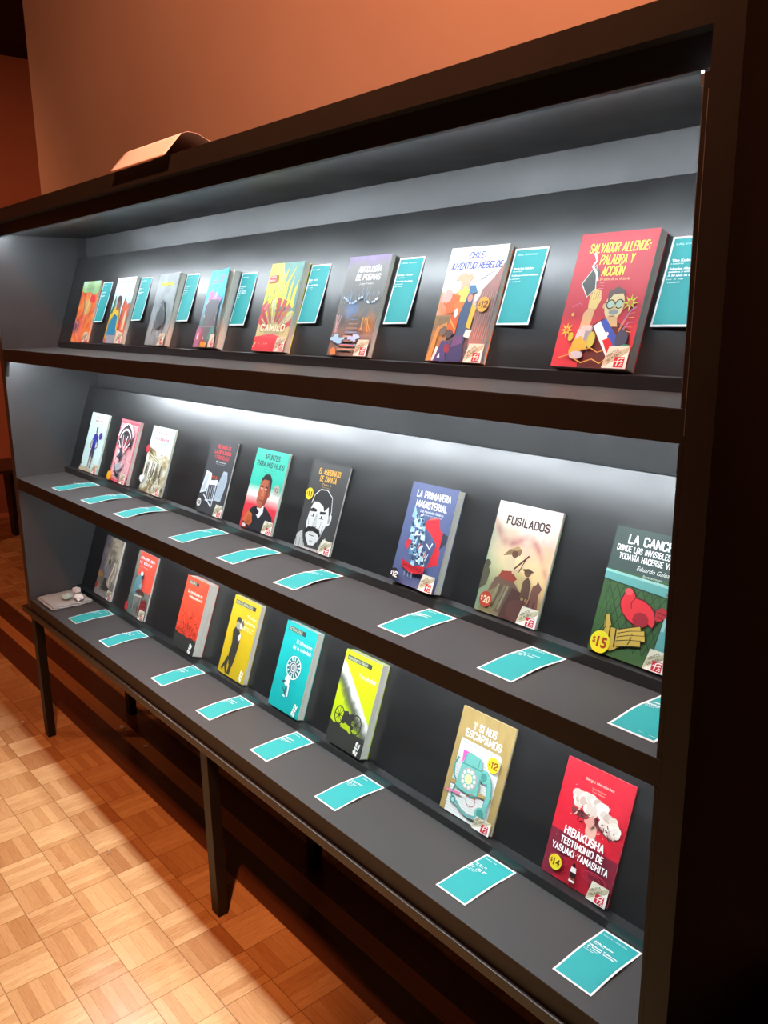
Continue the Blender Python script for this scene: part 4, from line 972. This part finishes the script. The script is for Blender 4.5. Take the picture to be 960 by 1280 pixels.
def a_laber(A):
    hdr(A, 'OCTAVIO PAZ', .46, .32); A.text('El laberinto', .68, .815, .045, .50, 'eef6f2', bold=.01); A.text('de la soledad', .64, .745, .045, .58, 'eef6f2', bold=.01)
    for i in range(26):
        a = 2*math.pi*i/26; A.line([(.54+.10*math.cos(a), .52+.10*math.sin(a)*A.asp), (.54+.20*math.cos(a), .52+.20*math.sin(a)*A.asp)], .022, 'dcecea' if i % 2 else '3c4446')
    A.ring(.54, .52, .215, .018, 'e8f2f0'); A.ell(.52, .52, .13, .13, '4a5254'); A.ring(.52, .52, .10, .02, 'c8d4d2'); A.ring(.53, .52, .06, .018, 'dfe8e6'); A.ell(.53, .52, .035, .035, '8a9694')
    A.line([(.48, .44), (.40, .36), (.46, .32)], .05, '39424a'); A.poly([(.36, .38), (.46, .42), (.54, .36), (.48, .28), (.38, .30)], 'dfe6e4'); A.line([(.46, .30), (.44, .20)], .04, '4a565a'); A.line([(.52, .32), (.54, .18)], .04, 'e4ecea'); A.line([(.30, .32), (.40, .34)], .03, '3c464a'); A.line([(.40, .18), (.48, .17)], .03, 'e4ecea'); A.ell(.44, .4, .04, .04, 'ecf0ee'); A.line([(.36, .26), (.42, .22)], .02, '3c464a')
    logo212(A)
def b_tomo(u, v):
    base = c('bcd612')
    if v < .205+.0*u: return c('34342f')
    d = v-(.80-.52*u)
    if -.22 < d < .10*(1.15-.5*u):
        n = fbm(u*9, v*11, 131); t = (d+.22)/.32
        col = ramp([(.0, base), (.25, c('6f7a3a')), (.45, c('55574a')), (.6, c('8d8f84')), (.78, c('e8eade')), (.95, c('f2f4e8')), (1.0, base)], t+.35*(n-.5)*(1 if t < .9 else .2))
        return col
    if v < .5 and d < -.2: return mixl(base, c('8fa41a'), max(0, .9*fbm(u*8, v*9, 7)-.35))
    return base
def a_tomo(A):
    hdr(A, 'HERIBERTO FRÍAS', .58, .36); A.text('Tomóchic', .70, .795, .045, .48, 'f4f6dc', bold=.01)
    K_ = '34342f'
    A.poly([(0, 0), (0, .235), (.10, .215), (.28, .225), (.50, .205), (.62, .17), (.80, .165), (1, .15), (1, 0)], K_)
    for u, v, r in ((.22, .315, .125), (.70, .30, .135)):
        A.ring(u, v, r, .025, K_, sq=1.25)
        for i in range(8):
            a = i*math.pi/4; A.line([(u, v), (u+r*math.cos(a), v+r*1.25*math.sin(a)*A.asp)], .012, K_)
        A.ell(u, v, .03, .03, K_)
    A.poly([(.30, .26), (.34, .38), (.44, .40), (.48, .37), (.60, .40), (.64, .34), (.58, .32), (.60, .26), (.50, .29), (.42, .24)], K_); A.poly([(.34, .2), (.44, .30), (.64, .28), (.66, .24), (.46, .22)], K_)
    A.poly([(.30, .205), (.42, .27), (.56, .255), (.62, .18), (.5, .205)], 'a6bf1a')
    logo212(A)
def b_kraft(u, v): return mixl(c('a08650'), c('b29861'), fbm(u*20, v*8, 141))
def a_phone(A):
    A.text('Y SI NOS', .48, .865, .075, .42, 'f6f2e6', bold=.035); A.text('ESCAPAMOS', .49, .775, .075, .66, 'f6f2e6', bold=.035)
    A.poly([(.10, 0), (.10, .71), (.84, .71), (.88, .68), (.88, .26), (.88, 0)], 'e4e3dc')
    for i in range(26): A.line([(.10, .03+.026*i), (.88, .03+.026*i)], .005, 'b9c2c4')
    for i in range(26): A.ell(.105, .03+.027*i, .012, .010, '8a7a58', n=8)
    A.scrib(.34, .685, .018, .32, 'a3a9a8', 3, 12); A.scrib(.66, .68, .018, .26, 'a3a9a8', 4, 10)
    A.poly([(.24, .50), (.22, .62), (.42, .62)], 'd95fb0'); A.line([(.56, .55), (.66, .52), (.60, .48), (.72, .46), (.66, .42), (.78, .40)], .012, '8480b8')
    A.line([(.10, .30), (.9, .30)], .05, 'a98e58')
    Tq, Dk = '6fb6aa', '4a8f86'
    A.poly([(.26, .50), (.30, .60), (.36, .625), (.56, .61), (.60, .585), (.60, .51)], Tq); A.poly([(.22, .265), (.25, .50), (.62, .51), (.64, .28), (.56, .245)], Tq); A.line([(.25, .50), (.62, .51)], .02, Dk); A.line([(.30, .59), (.28, .50)], .012, Dk); A.line([(.55, .60), (.55, .52)], .014, Dk); A.line([(.22, .265), (.56, .245), (.64, .28), (.62, .51)], .014, Dk)
    A.ell(.43, .385, .155, .155, 'b5a0a0'); A.ell(.43, .385, .135, .135, Tq)
    for i in range(10):
        a = 2*math.pi*i/10; A.ell(.43+.11*math.cos(a), .385+.11*math.sin(a)*A.asp, .028, .028, 'dcd2cc')
    A.ell(.43, .385, .07, .07, 'e6e09a'); A.scrib(.43, .385, .012, .06, '8a7a4a', 4, 4)
    A.line([(.18, .54), (.13, .46), (.16, .36), (.22, .32)], .03, Dk); A.line([(.24, .28), (.2, .2), (.22, .14)], .03, Dk)
    H = [(.70, .49), (.80, .44), (.84, .34), (.82, .22), (.78, .12)]
    A.line(H, .09, Dk); A.line(H, .07, Tq); A.ell(.70, .475, .085, .09, Tq); A.ell(.69, .47, .055, .06, Dk); A.ell(.77, .14, .10, .10, Tq); A.ell(.77, .15, .065, .06, Dk)
    A.line([(.30, .14), (.42, .09), (.56, .07), (.70, .09)], .05, '74a8a2'); A.ell(.25, .14, .055, .055, Dk); A.ell(.25, .14, .03, .03, 'a8c8c2')
    A.line([(.08, .20), (.36, .225)], .03, 'd06a98'); A.ring(.56, .215, .085, .012, 'b86a60')
    flap(A, .68, .12)
def b_hibak(u, v):
    n = fbm(u*6, v*8, 151)
    if v > .385-.02*u: col = mixl(c('c4182a'), c('d8283a'), n); 
    else: col = mixl(c('6c1c2e'), c('86283a'), n)
    if v < .38 and abs(u-.46) < .10+.55*(.34-v): col = mixl(c('b81c2c'), col, .25)
    return mixl(col, c('a02030'), max(0, u-.75)*1.4 if v > .38 else 0)
def a_hibak(A):
    A.text('Sergio Hernández', .52, .885, .030, .42, 'ecc8b4', bold=.01); A.text('Ilustraciones', .53, .835, .015, .2, 'e0a898', bold=0); A.text('Ceci Beltrán', .53, .81, .015, .19, 'e0a898', bold=0)
    rnd = random.Random(77)
    A.poly([(.50, .44), (.50, .54), (.46, .60), (.66, .58), (.62, .52), (.64, .44)], 'a87468'); A.ell(.55, .50, .08, .10, 'd8a894')
    A.poly([(.20, .62), (.24, .57), (.40, .56), (.5, .60), (.62, .545), (.80, .50), (.93, .53), (.9, .62)], '7a3a3c')
    for i in range(60):
        t = i/60; u = .26+.64*t+rnd.uniform(-.03, .03); v = .70-.10*t+.10*math.sin(math.pi*min(1, t*1.1))*.6+rnd.uniform(-.075, .04)
        k = rnd.uniform(.045, .085); A.ell(u, v, k, k*.8, rnd.choice(['d6c8bc', 'c9b8aa', 'e2d6ca', 'bba396', 'd8cabe']), n=11)
    for i in range(44):
        u = rnd.uniform(.24, .90); v = .585-.05*u+rnd.uniform(-.03, .06); A.line([(u, v), (u+rnd.uniform(-.05, .05), v+rnd.uniform(-.035, .03))], .014, rnd.choice(['6a2c2e', '8c4a44', 'caa898', '4a1c20']))
    A.poly([(.45, .56), (.56, .64), (.60, .58), (.54, .52)], 'cf9484')
    T = 'f6ede6'
    A.text('HIBAKUSHA', .51, .425, .072, .57, T, bold=.035); A.text('TESTIMONIO DE', .51, .338, .058, .62, T, bold=.035); A.text('YASUAKI YAMASHITA', .51, .262, .058, .82, T, bold=.035)
    A.ring(.24, .17, .13, .012, 'a83048', sq=.35); A.ring(.76, .17, .17, .014, 'b8304a', sq=.35); A.ring(.76, .17, .10, .010, 'a83048', sq=.35)
    A.ell(.47, .185, .022, .03, '2a1414'); A.poly([(.43, .125), (.44, .17), (.51, .17), (.52, .125)], 'ece4e0'); A.poly([(.44, .085), (.44, .128), (.52, .128), (.52, .085)], '2a1618'); A.line([(.455, .085), (.455, .045)], .03, '8a5a4a'); A.line([(.505, .085), (.505, .045)], .03, '8a5a4a'); A.poly([(.44, .05), (.52, .05), (.52, .065), (.44, .065)], 'e6dedc'); A.poly([(.45, 0), (.46, .04), (.50, .04), (.49, 0)], '6a141e')
    for i in range(14): A.ell(rnd.uniform(.1, .95), rnd.uniform(.2, .9), .005, .005, 'f2d8cc', n=6)
    flap(A, .72)

G1, G2, G3 = 'paperbacks on the top shelf', 'paperbacks on the middle shelf', 'paperbacks on the bottom shelf'
BW = 0.133
# ---- top shelf
make_book('paperback with a swirling orange mural under a pale green sky, leftmost on the top shelf', G1, 0, .128, .138, .198, .006, a_mural, b_mural, tilt=0)
make_book('white-covered paperback of a man in a yellow and blue jacket before orange towers', G1, 0, .406, .130, .199, .010, a_worker, b_sky)
make_book('misty grey paperback with a short yellow title', G1, 0, .697, .124, .198, .014, a_grey, b_grey, curl=.006)
make_book('sky blue paperback with pink flower heads, its cover curling open', G1, 0, .989, .112, .193, .017, a_carn, b_carn, curl=.022)
make_book('yellow and green paperback with red rays and a big cream name near its foot', G1, 0, 1.255, .131, .199, .013, a_camilo, b_camilo, curl=.004)
make_book('grey-brown paperback with a painted railway landscape and white title', G1, 0, 1.536, .129, .200, .011, a_poem, b_poem)
make_book('white-topped paperback with blue slanted title over an orange street crowd', G1, 0, 1.824, .134, .200, .010, a_chile, b_chile,
          sticker=(.82, .49, .095, 'e8a030', '12', '7a4a20', 'round orange price sticker'))
make_book('thick red paperback with yellow title and a man in glasses raising his arm', G1, 0, 2.108, .132, .200, .019, a_allende, 'c23440', 'b02c38')
# ---- middle shelf
make_book('pale mint paperback with a standing man in a blue shirt', G2, 1, .100, .144, .198, .006, a_football, 'cfe6e0',
          sticker=(.80, .63, .085, '5f3f88', None, None, 'round purple price sticker'))
make_book('pink-bordered paperback with a black and white engraving of a rayed headdress', G2, 1, .353, .135, .197, .011, a_engrave, 'd8747e',
          sticker=(.13, .075, .11, 'e8ac1c', None, None, 'yellow price sticker'))
make_book('pale green and cream paperback of a tilted sign above a crowd in rubble', G2, 1, .569, .144, .197, .006, a_city, b_city,
          sticker=(.09, .645, .085, 'c83a4c', None, None, 'round red price sticker'))
make_book('charcoal paperback with red title and a pale iron bed', G2, 1, .918, .136, .197, .005, a_victims, '3e3f42')
make_book('green, white and red paperback with a portrait of a dark-suited man', G2, 1, 1.148, .141, .197, .006, a_juarez, b_juarez,
          sticker=(.875, .545, .085, 'b8aa9c', '13', '5a3a34', 'round beige price sticker'))
make_book('charcoal paperback with orange title and a white drawn face with a big moustache', G2, 1, 1.384, .135, .196, .005, a_zapata, '3c3b3a',
          sticker=(.12, .615, .10, 'e6c02c', '11', '5a4410', 'round yellow price sticker'))
make_book('slate blue paperback with white title and a crowd under a red banner', G2, 1, 1.732, .125, .196, .018, a_primavera, '565f84', '4c5578',
          sticker=(.14, .075, .095, '23242c', '12', 'f0eee8', 'round black price sticker'))
make_book('paperback with mounted riders below a pink and cream sky', G2, 1, 1.947, .138, .196, .006, a_fusil, b_fusil,
          sticker=(.16, .115, .10, 'b8402c', '20', 'f0d8b0', 'round red price sticker'))
make_book('dark green paperback with a red boxing glove and a golden hand, rightmost on its shelf', G2, 1, 2.190, .133, .196, .008, a_cancha, b_cancha,
          sticker=(.16, .085, .13, 'e6d428', '15', 'b03a24', 'round yellow price sticker'))
# ---- bottom shelf
make_book('grey photographic paperback, leftmost on the bottom shelf beside the folded cloth', G3, 2, .130, .140, .204, .007, a_photo, b_photo,
          sticker=(.06, .15, .07, 'c03a3c', None, None, 'round red price sticker'))
make_book('red and grey paperback with a white title over a worker at a bench', G3, 2, .388, .139, .205, .006, a_tierra, b_tierra,
          sticker=(.06, .10, .10, 'c83440', None, None, 'round red price sticker'))
make_book('very thick orange-red paperback with a charcoal foot, third on the bottom shelf', G3, 2, .768, .126, .207, .031, a_indep, 'e2482e', 'd03e28')
make_book('mustard yellow paperback with a black silhouette of an embracing couple', G3, 2, 1.006, .131, .210, .014, a_ladron, 'c8a818', 'b89810')
make_book('turquoise paperback with a feathered wheel emblem', G3, 2, 1.266, .127, .210, .020, a_laber, '10a6a2', '0c9692')
make_book('lime green paperback with a black cannon and grey smoke', G3, 2, 1.507, .125, .209, .022, a_tomo, b_tomo, 'a8c00c')
make_book('tan paperback with a turquoise dial telephone on a notebook page', G3, 2, 1.861, .135, .203, .005, a_phone, b_kraft,
          sticker=(.80, .615, .105, 'e8cc28', '12', '8a4a20', 'round yellow price sticker'))
make_book('red paperback with a mushroom cloud and white title, rightmost on the bottom shelf', G3, 2, 2.114, .135, .202, .004, a_hibak, b_hibak,
          sticker=(.21, .135, .095, 'e4c830', '14', '5a4410', 'round yellow price sticker'))

# ------------------------------------------------------------------ caption cards
CW, CH, CT = 0.070, 0.128, 0.0004
CARDS = {
 'a': ('VIENTOS', 'Autor', 'ilustrador', ['Título'], 2),
}
def card_art(A, lines, seed, grey=False):
    A.grid(4, 14, c('f4f2ee'))
    A.grid(4, 14, c('30a5a4'), .045, .955, .025, .975)
    rnd = random.Random(seed)
    head, bold1, sub, titles, small = lines
    soft = 'd9ecea'
    def row(t, v, h, w, col, bold, sd):
        if t: A.text(t, .10, v, h, w, col, bold=bold, align='l')
        else: A.scrib(.10+w/2, v, h, w, col, sd, max(6, int(w*26)))
    row(head, .915, .022, .30+.2*rnd.random() if not head else .62, soft, .0, seed)
    row(bold1, .735, .030, (.32+.22*rnd.random()) if not bold1 else min(.6, .045*len(bold1)), 'ffffff', .03, seed+1)
    row(sub, .695, .016, .3, soft, 0, seed+2)
    v = .640
    for t in titles:
        row(t, v, .027, (.34+.25*rnd.random()) if not t else min(.78, .034*len(t)), 'ffffff', .03, seed+3); v -= .037
    v -= .008
    for i in range(small): row('', v, .015, .26+.12*rnd.random(), soft, 0, seed+5+i); v -= .037
def make_card(label, group, fpos, lines, seed):
    """fpos(u, v) -> (point, normal) of the printed face"""
    def fmap(u, v, n):
        p, nn = fpos(u, v); q = p+nn*(CT+0.00004*n); return (q.x, q.y, q.z)
    A = Art(CW/CH, fmap); card_art(A, lines, seed)
    V, F, Kc = [], [], []; nu, nv = 4, 14
    for lay in (0, 1):
        for j in range(nv+1):
            for i in range(nu+1):
                p, nn = fpos(i/nu, j/nv); q = p+nn*(CT*lay); V.append((q.x, q.y, q.z))
    S = (nu+1)*(nv+1); wc = c('f4f2ee')
    for j in range(nv):
        for i in range(nu):
            k = j*(nu+1)+i; F.append([k, k+nu+1, k+nu+2, k+1]); Kc.append(wc)
    def rim(a, b): F.append([a, b, b+S, a+S]); Kc.append(wc)
    for i in range(nu): rim(i+1, i) ; rim(nv*(nu+1)+i, nv*(nu+1)+i+1)
    for j in range(nv): rim(j*(nu+1), (j+1)*(nu+1)); rim((j+1)*(nu+1)+nu, j*(nu+1)+nu)
    return A.mesh('caption_card', M_CARD, (V, F, Kc))
def flat_card(label, group, row, x, y, rot, seed, lines, amp):
    # gently curled: middle lifted a little, front corners down
    def fpos(u, v):
        wv = amp*(math.sin(math.pi*v*1.0)**2)*(0.9+0.2*u)+amp*0.5*max(0, v-.8)*(1-v)*4
        e = 0.01
        f = lambda vv: amp*(math.sin(math.pi*vv)**2)*(0.9+0.2*u)
        sl = (f(min(1, v+e))-f(max(0, v-e)))/(2*e*CH)
        nn = Vector((0, -sl, 1)).normalized()
        return Vector(((u-.5)*CW, v*CH, 0.0003+f(v))), nn
    me = make_card(label, group, fpos, lines, seed)
    o = bpy.data.objects.new('caption_card', me); C.objects.link(o)
    o.location = (x, min(y, .0305-abs(rot)*.04), ZS[row]); o.rotation_euler = (0, 0, rot)
    tag(o, label, 'card', group)
def wall_card(label, group, x, h0, rot, seed, lines):
    # taped flat at the top, its foot lifting off the board
    def fpos(u, v):
        lift = 0.005*(1-v)**1.5*(0.6+0.5*u)
        return Vector(((u-.5)*CW, -0.0004-lift, v*CH)), Vector((0, -1, 0))
    me = make_card(label, group, fpos, lines, seed)
    o = bpy.data.objects.new('caption_card', me); C.objects.link(o)
    ca, sa = math.cos(ALPHA), math.sin(ALPHA)
    o.location = (x, Y0+h0*sa-0.0002, ZS[0]+h0*ca)
    o.rotation_euler = (Matrix.Rotation(-ALPHA, 3, 'X') @ Matrix.Rotation(rot, 3, 'Y')).to_euler()
    tag(o, label, 'card', group)
N_ = ('', '', '', [''], 2); N2 = ('', '', '', ['', ''], 2)
top_cards = [(.310, .086, 0, N_, 'orange mural paperback'), (.583, .091, .0, N2, 'white paperback with the yellow-jacketed man'), (.862, .090, 0, N_, 'grey paperback with the yellow title'),
             (1.144, .081, 0, N2, 'blue paperback with pink flowers'), (1.427, .087, 0, N_, 'yellow and green paperback'), (1.712, .087, 0, ('JORGE TEILLIER', 'Jorge Teillier', '', ['Antología de poemas'], 2), 'railway landscape paperback'),
             (1.998, .087, 0, ('ARIEL SANTIAGO', 'Martín Ruiz Caballero', '', ['Chile: juventud rebelde'], 2), 'orange street crowd paperback'),
             (2.284, .086, 0, ('SALVADOR', 'Tito Kuénz', '', ['Salvador Allende:', 'palabra y acción.', 'A 50 años de su victoria'], 2), 'thick red paperback with the raised arm')]
for i, (x, h, r, ln, who) in enumerate(top_cards):
    wall_card('teal caption card hung to the right of the '+who, 'caption cards hung along the top shelf', x, h, r, 100+i*11, ln)
mid = [(.287, .028, 0, 'man in blue shirt'), (.528, .028, .0, 'rayed headdress'), (.762, .030, .02, 'tilted sign'), (1.096, .029, .02, 'pale iron bed'), (1.330, .033, .03, 'dark-suited man'), (1.565, .028, .05, 'moustached face'),
       (1.892, .030, .03, 'red banner crowd'), (2.129, .031, 0, 'mounted riders'), (2.366, .031, 0, 'red boxing glove')]
for i, (x, y, r, who) in enumerate(mid):
    flat_card('teal caption card on the middle shelf below the book with the '+who, 'caption cards lying on the middle shelf', 1, x, y, r, 300+i*13, N2 if i in (0, 6, 8) else N_, 0.002+.0012*(i % 3))
low = [(.306, .034, 0, 'grey photographic book'), (.563, .034, 0, 'red and grey worker book'), (.920, .034, 0, 'thick orange-red book'), (1.175, .034, 0, 'mustard yellow book'), (1.431, .032, 0, 'turquoise book'), (1.681, .031, 0, 'lime green book'), (2.041, .030, 0, 'tan telephone book'), (2.294, .0305, 0, 'red mushroom cloud book')]
for i, (x, y, r, who) in enumerate(low):
    ln = ('HISTORIA Y LIBERTADES', 'Aída Molina', '', ['Hibakusha. Testimonio', 'de Yasuaki Yamashita'], 2) if i == 7 else (N2 if i in (2, 6) else N_)
    flat_card('teal caption card on the bottom shelf below the '+who, 'caption cards lying on the bottom shelf', 2, x, y, r, 500+i*17, ln, 0.002+.0012*(i % 2))

# ------------------------------------------------------------------ folded grey cloth and scraps on it
def sheet(name, fn, nu, nv, th, m, parent=None):
    """solid sheet from fn(u, v) -> Vector, thickened downwards along the local normal"""
    me = bpy.data.meshes.new(name); V = []; F = []
    P = [[fn(i/nu, j/nv) for i in range(nu+1)] for j in range(nv+1)]
    def nrm(i, j):
        a = P[j][min(i+1, nu)]-P[j][max(i-1, 0)]; b = P[min(j+1, nv)][i]-P[max(j-1, 0)][i]
        n = a.cross(b); return n.normalized() if n.length > 0 else Vector((0, 0, 1))
    for lay in (0, 1):
        for j in range(nv+1):
            for i in range(nu+1):
                p = P[j][i]-nrm(i, j)*th*lay; V.append(tuple(p))
    S = (nu+1)*(nv+1)
    for j in range(nv):
        for i in range(nu):
            k = j*(nu+1)+i
            F.append((k, k+1, k+nu+2, k+nu+1)); F.append((S+k, S+k+nu+1, S+k+nu+2, S+k+1))
    def rim(a, b): F.append((a, b, b+S, a+S)[::-1])
    for i in range(nu): rim(i, i+1); rim(nv*(nu+1)+i+1, nv*(nu+1)+i)
    for j in range(nv): rim((j+1)*(nu+1), j*(nu+1)); rim(j*(nu+1)+nu, (j+1)*(nu+1)+nu)
    me.from_pydata(V, [], F); me.materials.append(m)
    for p in me.polygons: p.use_smooth = True
    o = bpy.data.objects.new(name, me); C.objects.link(o)
    if parent: o.parent = parent
    return o
cl = thing('folded_cloth', 'crumpled grey cloth folded flat in the left end of the bottom shelf', 'cloth', (0.012, 0.012, ZS[2]))
for k, (z, w, d, x, y) in enumerate(((.003, .165, .135, .0, .002), (.0078, .158, .130, .004, .010))):
    def fn(u, v, k=k, z=z, w=w, d=d, x=x, y=y):
        ed = .006*(fbm(u*6+k*9, v*6, 5+k)-.5)
        return Vector((x+u*w+ed*2+.012*(v-.5)*0, y+v*d+ed*2-.0*u, z+.006*fbm(u*5, v*6, 17+k)))
    sheet('cloth_fold', fn, 22, 18, .0028, M_FELT, cl)
def crumple(name, label, loc, r, m, seed, sq=(1, 1, 1)):
    bm = bmesh.new(); bmesh.ops.create_icosphere(bm, subdivisions=2, radius=r); rnd = random.Random(seed)
    for v in bm.verts:
        k = .62+.6*rnd.random(); v.co = Vector((v.co.x*k*sq[0], v.co.y*k*sq[1], v.co.z*k*sq[2]))
    zmin = min(v.co.z for v in bm.verts)
    for v in bm.verts: v.co.z -= zmin
    o = obj(name, bm, m); o.location = loc; tag(o, label, 'scrap'); return o
crumple('crumpled_tape', 'crumpled strip of greenish tape on the grey cloth', (.118, .085, ZS[2]+.0125), .017, M_SCRAPG, 3, (1.3, 1.0, .55))
crumple('crumpled_paper', 'crumpled white paper at the right end of the grey cloth', (.158, .112, ZS[2]+.0125), .018, M_SCRAP, 8, (1.2, .9, .6))
ps = box('paper_stub', (-.011, .011, -.009, .009, 0, .015), M_PAPER, None, .001); ps.location = (.062, .140, ZS[2]+.0125); ps.rotation_euler = (0, 0, .3); tag(ps, 'small white block standing at the back of the grey cloth', 'scrap')

# ------------------------------------------------------------------ arched sheet on top of the bookcase
def arch(u, v):
    # u along the bookcase, v from the front flap over the ridge to the back
    prof = [(-.022, -.004), (-.012, .010), (-.002, .024), (.008, .0375), (.018, .040), (.034, .037), (.052, .026), (.072, .010), (.086, .0008)]
    t = v*(len(prof)-1); i = min(int(t), len(prof)-2); f = t-i
    y = prof[i][0]*(1-f)+prof[i+1][0]*f; z = prof[i][1]*(1-f)+prof[i+1][1]*f
    return Vector((0.275*u+0.085*(v)*(1-.25*u)+.0, y, z+.0*u))
sh = sheet('paper_sheet', lambda u, v: arch(u, v), 16, 24, .0005, M_SALMON)
sh.location = (0.985, 0.006, 1.7868)
tag(sh, 'salmon-tinted paper sheet bent into an arch on top of the bookcase', 'paper')

# ------------------------------------------------------------------ litter on the floor
def sliver(name, label, pts, w, m):
    bm = bmesh.new(); a = [bm.verts.new((x-w/2, y, z)) for x, y, z in pts]; b = [bm.verts.new((x+w/2, y, z)) for x, y, z in pts]
    for i in range(len(pts)-1): bm.faces.new((a[i], a[i+1], b[i+1], b[i]))
    bmesh.ops.solidify(bm, geom=bm.faces[:], thickness=.0006)
    o = obj(name, bm, m); tag(o, label, 'scrap'); return o
sliver('paper_sliver', 'thin white paper sliver on the lit parquet', [(.8188, -.1087, .0008), (.820, -.106, .007), (.819, -.101, .015)], .004, M_PAPER)
crumple('paper_scrap', 'small white scrap on the dark floor border, nearest the left leg of the bench', (.13, .232, .0003), .009, M_SCRAP, 12, (1.6, 1, .5))
crumple('paper_scrap', 'small white scrap on the dark floor border under the bench, right of the first', (.32, .235, .0003), .007, M_SCRAP, 15, (1.3, 1, .5))
crumple('paper_scrap', 'tiny pale scrap lying in front of the bench near its left leg', (-.16, -.03, .0003), .006, M_SCRAP, 18, (1.5, 1, .4))
